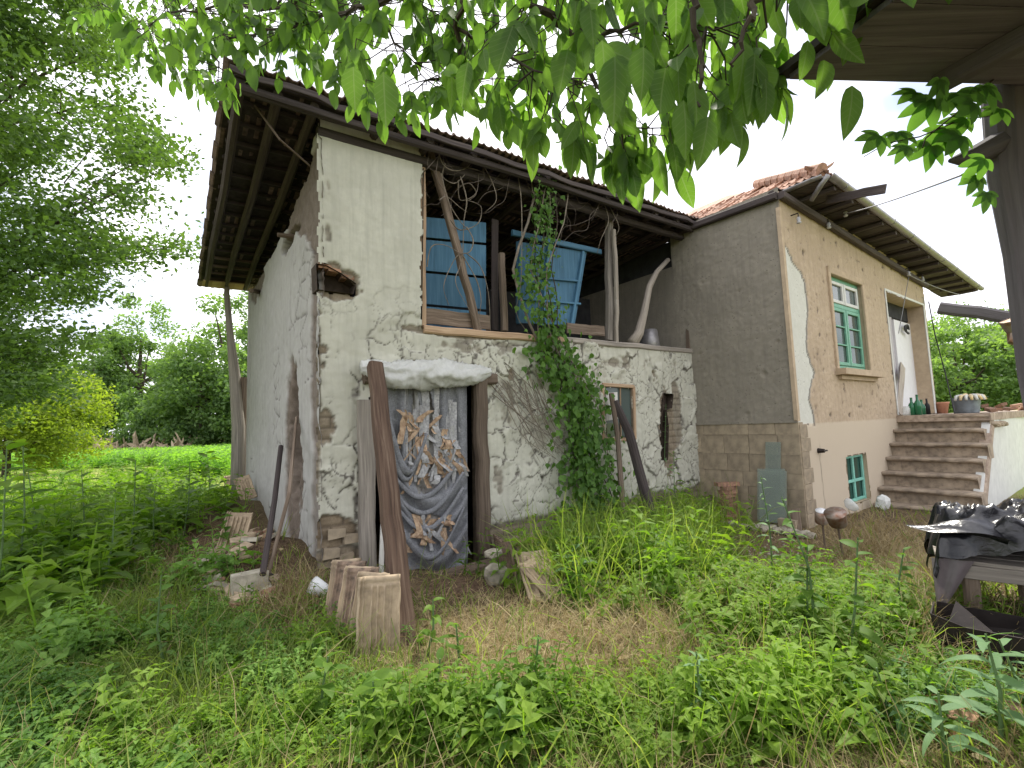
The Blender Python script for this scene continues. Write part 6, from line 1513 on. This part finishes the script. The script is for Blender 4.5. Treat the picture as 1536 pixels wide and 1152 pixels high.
for i in top: leafobj('leaf', LFM[rng.integers(0, 12)], LVP[i], FR[i], LVS[i], wal)
if len(rest): scatter('foliage', LEAF5, LVP[rest], FR[rest], LVS[rest], M_WALNUT, wal, 'stuff')

# --- creeper by the shed post (five-fingered leaves)
crp = thing('creeper_vine', 'five-fingered creeper with pale green leaves hanging below the shed roof', 'vine', gz(at(1500, 300, 1.8)))
v1_, f1_ = leaf_t(.42, .12, .10, 6)
def palm():
    V = []; Fc = []
    for a, s_ in ((-1.25, .6), (-.62, .85), (0, 1), (.62, .85), (1.25, .6)):
        k_ = len(V); R3 = rot((0, 0, 1), a); V += list((v1_*s_) @ R3.T); Fc += [[k_+q for q in f] for f in f1_]
    return np.array(V), Fc
pv_, pf_ = palm(); pme = raw_mesh('creeper_leaf', pv_, [a for q in pf_ for a in q], [len(q) for q in pf_], True, {'tint': np.full(len(pv_), .6)}); pme.materials.append(M_CREEPER)
stp = [at(1500, 110, 1.8), at(1440, 165, 1.75), at(1388, 208, 1.7), at(1384, 222, 1.7)]
st2 = [at(1505, 170, 1.8), at(1440, 180, 1.75), at(1380, 205, 1.7), at(1330, 215, 1.7), at(1296, 235, 1.7)]
for q in (stp, st2): mb = MB(); mb.tube(q, [.004, .003, .0025, .002, .0015][:len(q)], 5, cap=False); mb.build('stem', M_TWIG, crp, smooth=True)
for (u, v_, s_, a) in [(1320, 215, .085, .5), (1345, 210, .08, -.3), (1400, 160, .10, .2), (1435, 150, .10, -.4), (1375, 150, .08, .8), (1420, 205, .10, 0), (1460, 165, .09, .6), (1395, 225, .095, -.2), (1440, 215, .09, .4), (1475, 140, .09, -.6), (1465, 275, .07, .1), (1478, 250, .07, .4), (1360, 230, .06, .2), (1480, 300, .06, -.3), (1500, 175, .08, .3), (1410, 130, .08, -.5), (1450, 190, .08, .9)]:
    y = nrm(np.array([-math.sin(a)-.4, rng.normal(0, .3), -math.cos(a)*.9])); nzz = nrm(np.array([rng.normal(0, .25), -1, .35])); fr = frame_rot(y[None], nzz[None])[0]
    leafobj('leaf', pme, at(u, v_-12, 1.7+rng.normal(0, .05)), fr, s_*1.25, crp)
for (u, v_, s_) in [(922, 84, .21), (903, 60, .17), (1040, 120, .17), (1062, 175, .16), (1025, 150, .18), (1115, 60, .17), (1132, 80, .19), (965, 70, .16), (575, 108, .17), (530, 100, .13), (1278, 128, .16), (1148, 118, .13), (1212, 60, .12), (1236, 90, .11)]:
    y = nrm([rng.normal(0, .08), 0, -1]); leafobj('leaf', LFM[rng.integers(5, 12)], at(u, v_, 1.5), frame_rot(y[None], np.array([[.2, -1, .2]]))[0], s_, wal)

# --- climbing vine on the barn
vine = thing('climbing_vine', 'green climbing vine hanging down the middle of the barn wall into the grass', 'vine', gz(fac(900, 800, .2)))
spine = np.array([(822, 262, 30), (818, 330, 24), (800, 400, 34), (812, 450, 40), (820, 500, 38), (838, 545, 50), (870, 590, 44), (878, 640, 48), (880, 690, 52), (895, 740, 58), (905, 790, 70), (900, 830, 70)], float)
cum = np.linspace(0, 1, len(spine)); n = 2700
t_ = np.concatenate([rng.uniform(0, .36, 650), .36+.64*rng.uniform(0, 1, n-650)**.9]); u = np.interp(t_, cum, spine[:, 0])+rng.normal(0, .42, n)*np.interp(t_, cum, spine[:, 2]); v_ = np.interp(t_, cum, spine[:, 1])+rng.normal(0, 12, n)
off = np.abs(rng.normal(0, .13, n))+.03+.10*sstep(.45, .9, t_)
VP = np.array([fac(a, b_, c_) for a, b_, c_ in zip(u, v_, off)]); gz_ = ground_z(VP[:, 0], VP[:, 1]); okk = VP[:, 2] > gz_+.02; VP = VP[okk]; t_ = t_[okk]; n = len(VP)
VY = rng.normal(0, .5, (n, 3))+np.array([0, 0, -.9]); VN = rng.normal(0, .45, (n, 3))+N*1.0+UP*.5; VF = frame_rot(VY, VN); VS = rng.uniform(.055, .13, n)*np.where(t_ < .36, .8, 1)
HEART = (np.array([(0, 0, 0), (-.30, .05, .03), (-.42, .38, .05), (-.2, .62, .02), (0, 1, -.08), (.2, .62, .02), (.42, .38, .05), (.30, .05, .03), (0, .45, -.02)]), [[0, 8, 2, 1], [8, 4, 3, 2], [0, 7, 6, 8], [8, 6, 5, 4]])
hv, hf = HEART; ims = []
for k_ in range(5):
    me = raw_mesh('vine_leaf', hv, [a for q in hf for a in q], [len(q) for q in hf], False, {'tint': np.full(len(hv), .2+k_*.18)}); me.materials.append(M_IVY); ims.append(me)
od = np.argsort(-VS*(.6+off[okk])); 
for i in od[:280]: leafobj('leaf', ims[rng.integers(0, 5)], VP[i], VF[i], VS[i], vine)
scatter('foliage', HEART, VP[od[280:]], VF[od[280:]], VS[od[280:]], M_IVY, vine, 'stuff')
for k_ in range(7):
    ph = rng.uniform(0, 6); mb = MB(); pts = [fac(np.interp(q, cum, spine[:, 0])+14*math.sin(q*9+ph)+(k_-3)*6, np.interp(q, cum, spine[:, 1]), .04+.02*k_) for q in np.linspace(0, 1, 22)]; mb.tube(pts, .009 if k_ else .02, 5); mb.build('stem', M_TWIG if k_ % 2 else M_TENDRIL, vine, smooth=True)
# dry tendrils in the loft and over the wall
def tendril(pts, r_, par, mt=None):
    mb = MB(); P0 = [np.array(p, float) for p in pts]; fine = []
    m_ = len(P0)
    for i in range(m_-1):
        a = P0[max(i-1, 0)]; b_ = P0[i]; c_ = P0[i+1]; d = P0[min(i+2, m_-1)]
        for t_ in np.linspace(0, 1, 7)[:-1]:
            fine.append(.5*((2*b_)+(-a+c_)*t_+(2*a-5*b_+4*c_-d)*t_*t_+(-a+3*b_-3*c_+d)*t_**3))
    fine.append(P0[-1]); mb.tube(fine, [r_*(1.25-.8*i/len(fine))*rng.uniform(.75, 1.3) for i in range(len(fine))], 5, .1, cap=False); return mb.build('stem', mt or M_TENDRIL, par, smooth=True)
dv = thing('dry_vine_tangle', 'tangle of bare pale vine stems hanging in the left part of the loft opening', 'dry vine', fac(695, 490, .1))
for q in [[(655, 215), (662, 245), (680, 256), (702, 250), (715, 228)], [(668, 245), (664, 265), (680, 275), (700, 262)], [(692, 265), (700, 300), (697, 330), (696, 380), (690, 400), (686, 430), (720, 495)], [(660, 300), (672, 295), (690, 310), (700, 318)], [(700, 340), (712, 360), (706, 378), (690, 382), (678, 398), (668, 430), (672, 458)],
          [(715, 235), (738, 270), (742, 300), (728, 318)], [(776, 260), (780, 300), (782, 360), (780, 420), (776, 470), (790, 500)], [(640, 400), (650, 370), (668, 368), (690, 380)], [(700, 380), (722, 400), (730, 440), (734, 496)], [(686, 270), (690, 300), (712, 290), (720, 262)], [(696, 385), (715, 420), (722, 450), (720, 480)], [(905, 300), (912, 330), (900, 360), (896, 380)], [(915, 310), (925, 340), (922, 356)],
          [(675, 330), (690, 345), (715, 335), (722, 310), (700, 300)], [(690, 280), (705, 275), (716, 290), (704, 300)], [(660, 260), (672, 300), (690, 330), (705, 350)], [(795, 250), (800, 290), (815, 280), (812, 260)]]:
    tendril([fac(a+rng.normal(0, 1.5), b_, .05+.05*math.sin(a)) for a, b_ in q], .007, dv)
M_TENDRIL2 = m_simple('dark_dry_tendril', (.13, .105, .085), .9, .3)
for k_ in range(26):
    u0 = rng.choice([rng.uniform(640, 745), rng.uniform(760, 870), rng.uniform(895, 930)]); v0 = 205+(u0-640)*.33+rng.uniform(0, 25); q = [(u0, v0)]; a = 1.57+rng.normal(0, .4)
    for i in range(rng.integers(3, 7)):
        a += rng.normal(0, .8); st_ = rng.uniform(12, 26); q.append((q[-1][0]+math.cos(a)*st_, q[-1][1]+abs(math.sin(a))*st_))
    tendril([fac(a_, b_, .06+.06*math.sin(a_)) for a_, b_ in q], rng.uniform(.003, .006), dv, M_TENDRIL2)
dv2 = thing('dry_vine_bundle', 'bundle of dry straw-coloured runners hanging left of the green vine', 'dry vine', fac(800, 640, .1))
for k_ in range(34):
    a = rng.uniform(0, 1); s0 = (rng.uniform(735, 812), rng.uniform(540, 596)); e0 = (rng.uniform(800, 872), rng.uniform(610, 700)); md = ((s0[0]+e0[0])/2+rng.uniform(-14, 14), (s0[1]+e0[1])/2+rng.uniform(0, 24))
    tendril([fac(*s0, .03), fac(*md, .10+.05*a), fac(*e0, .08)], rng.uniform(.003, .006), dv2)

# --- single plants one can tell apart
leafA = leaf_t(.5, .35, .15, 6); leafB = leaf_t(.28, .45, .12, 6); leafC = leaf_t(.8, .3, .1, 6)
def lmeshes(t_, mat, nm):
    out = []
    for k_ in range(4):
        me = raw_mesh(nm, t_[0]*[1, 1, .6+.3*k_], [a for q in t_[1] for a in q], [len(q) for q in t_[1]], True, {'tint': np.full(len(t_[0]), .25+.2*k_)}); me.materials.append(mat); out.append(me)
    return out
LM = {'broad': lmeshes(leafA, M_WEED, 'broad_leaf'), 'narrow': lmeshes(leafB, M_PALEL, 'narrow_leaf'), 'round': lmeshes(leafC, M_WEED, 'round_leaf'), 'nettle': lmeshes(leafA, M_NETTLE, 'toothed_leaf')}
def plant(u, v_, hpx, nl, lsz, kind, lab, group='tall weeds in the yard', lean=0.0, el0=.2, drop=.35):
    b_ = gpx(u, v_); d = b_[1]; h = hpx*d/FPX; T = thing('weed_plant', lab, 'plant', b_, group)
    top = b_+UP*h+np.array([lean*h, rng.normal(0, .06)*h, 0]); mid = (b_+top)/2+rng.normal(0, .03, 3)*h
    mb = MB(); mb.tube([b_-UP*.03, mid, top], [.008+.004*h, .007, .004], 6); mb.build('stem', M_STEM, T)
    for i in range(nl):
        t_ = .2+.8*(i+.5)/nl; c_ = (b_*(1-t_)**2+2*mid*t_*(1-t_)+top*t_**2) if True else 0
        a = i*2.4+rng.uniform(-.4, .4); e_l = el0+.5*t_-rng.uniform(0, drop); y = np.array([math.cos(a)*math.cos(e_l), math.sin(a)*math.cos(e_l), math.sin(e_l)])
        fr = frame_rot(y[None], np.array([[0, 0, 1.0]])+rng.normal(0, .2, (1, 3)))[0]; leafobj('leaf', LM[kind][rng.integers(0, 4)], c_, fr, lsz*(1.2-.55*t_)*rng.uniform(.8, 1.15), T)
pl = [(115, 850, 140, 16, .26, 'broad', 'tall broad-leaved weed left of the heap, in front of the field'), (192, 862, 165, 18, .22, 'broad', 'tallest broad-leaved weed, its tip against the mown strip'), (275, 800, 110, 14, .24, 'broad', 'leafy weed just left of the rubble heap'), (150, 905, 150, 14, .22, 'broad', 'broad-leaved weed in front of the tallest one'),
      (25, 900, 230, 16, .30, 'broad', 'large-leaved plant at the left edge of the yard'), (-15, 960, 280, 14, .30, 'broad', 'dark plant partly outside the left edge'), (60, 860, 150, 14, .26, 'broad', 'broad-leaved weed between the edge plant and the tall ones'), (310, 770, 90, 14, .26, 'broad', 'bushy weed near the far end of the gable wall'), (232, 830, 90, 12, .22, 'broad', 'short broad weed beside the tallest one'),
      (250, 1010, 140, 14, .10, 'nettle', 'slender dark weed standing in the nettles'), (640, 985, 75, 9, .12, 'broad', 'small pale-leaved weed right of the door timber'), (690, 1000, 60, 8, .13, 'broad', 'small weed with drooping leaves in the dry grass'), (800, 1060, 100, 16, .09, 'nettle', 'white-flowered weed in the middle of the yard'), (575, 1110, 75, 9, .16, 'round', 'fan-leaved plant at the bottom of the yard'), (1060, 1105, 110, 16, .09, 'narrow', 'upright weed in the lower right grass'),
      (1210, 960, 130, 18, .14, 'broad', 'dark weed with big leaves in the green patch'), (1160, 870, 150, 16, .12, 'narrow', 'tall slender weed in front of the glass sheets'), (1225, 960, 200, 16, .12, 'nettle', 'tall thistle-like weed right of the green patch'), (1270, 1000, 180, 16, .15, 'broad', 'big-leaved weed before the dry grass'), (1350, 930, 100, 14, .13, 'broad', 'light green weed at the edge of the straw'),
      (1500, 1120, 150, 14, .20, 'narrow', 'pale long-leaved plant in front of the trough'), (1420, 1150, 100, 12, .16, 'narrow', 'pale long-leaved plant left of the trough'), (1540, 1060, 90, 10, .18, 'narrow', 'pale plant at the right edge below the trough'), (1330, 1090, 80, 12, .12, 'broad', 'broad weed beside the brick fragments'), (863, 890, 60, 9, .22, 'narrow', 'pale rosette plant at the foot of the vine'), (818, 870, 55, 12, .10, 'narrow', 'pale bushy weed behind the straw-coloured tile'),
      (1055, 770, 160, 20, .16, 'narrow', 'tall willow-leaved weed at the grey corner post'), (995, 780, 170, 18, .16, 'narrow', 'tall willow-leaved weed under the barn window'), (1030, 800, 120, 16, .16, 'broad', 'leafy weed between the log and the brick stack'), (470, 1000, 40, 12, .14, 'broad', 'small weed at the foot of the leaning tiles'), (650, 1080, 80, 12, .12, 'broad', 'leafy weed at the lower middle'), (480, 1085, 90, 12, .13, 'broad', 'leafy weed in the lower left of the dry patch'), (760, 1140, 90, 12, .12, 'nettle', 'low leafy weed at the bottom centre')]
for (u, v_, hp, nl, ls, kd, lab) in pl: plant(u, v_, hp, nl, ls, kd, lab, lean=float(rng.normal(0, .12)))
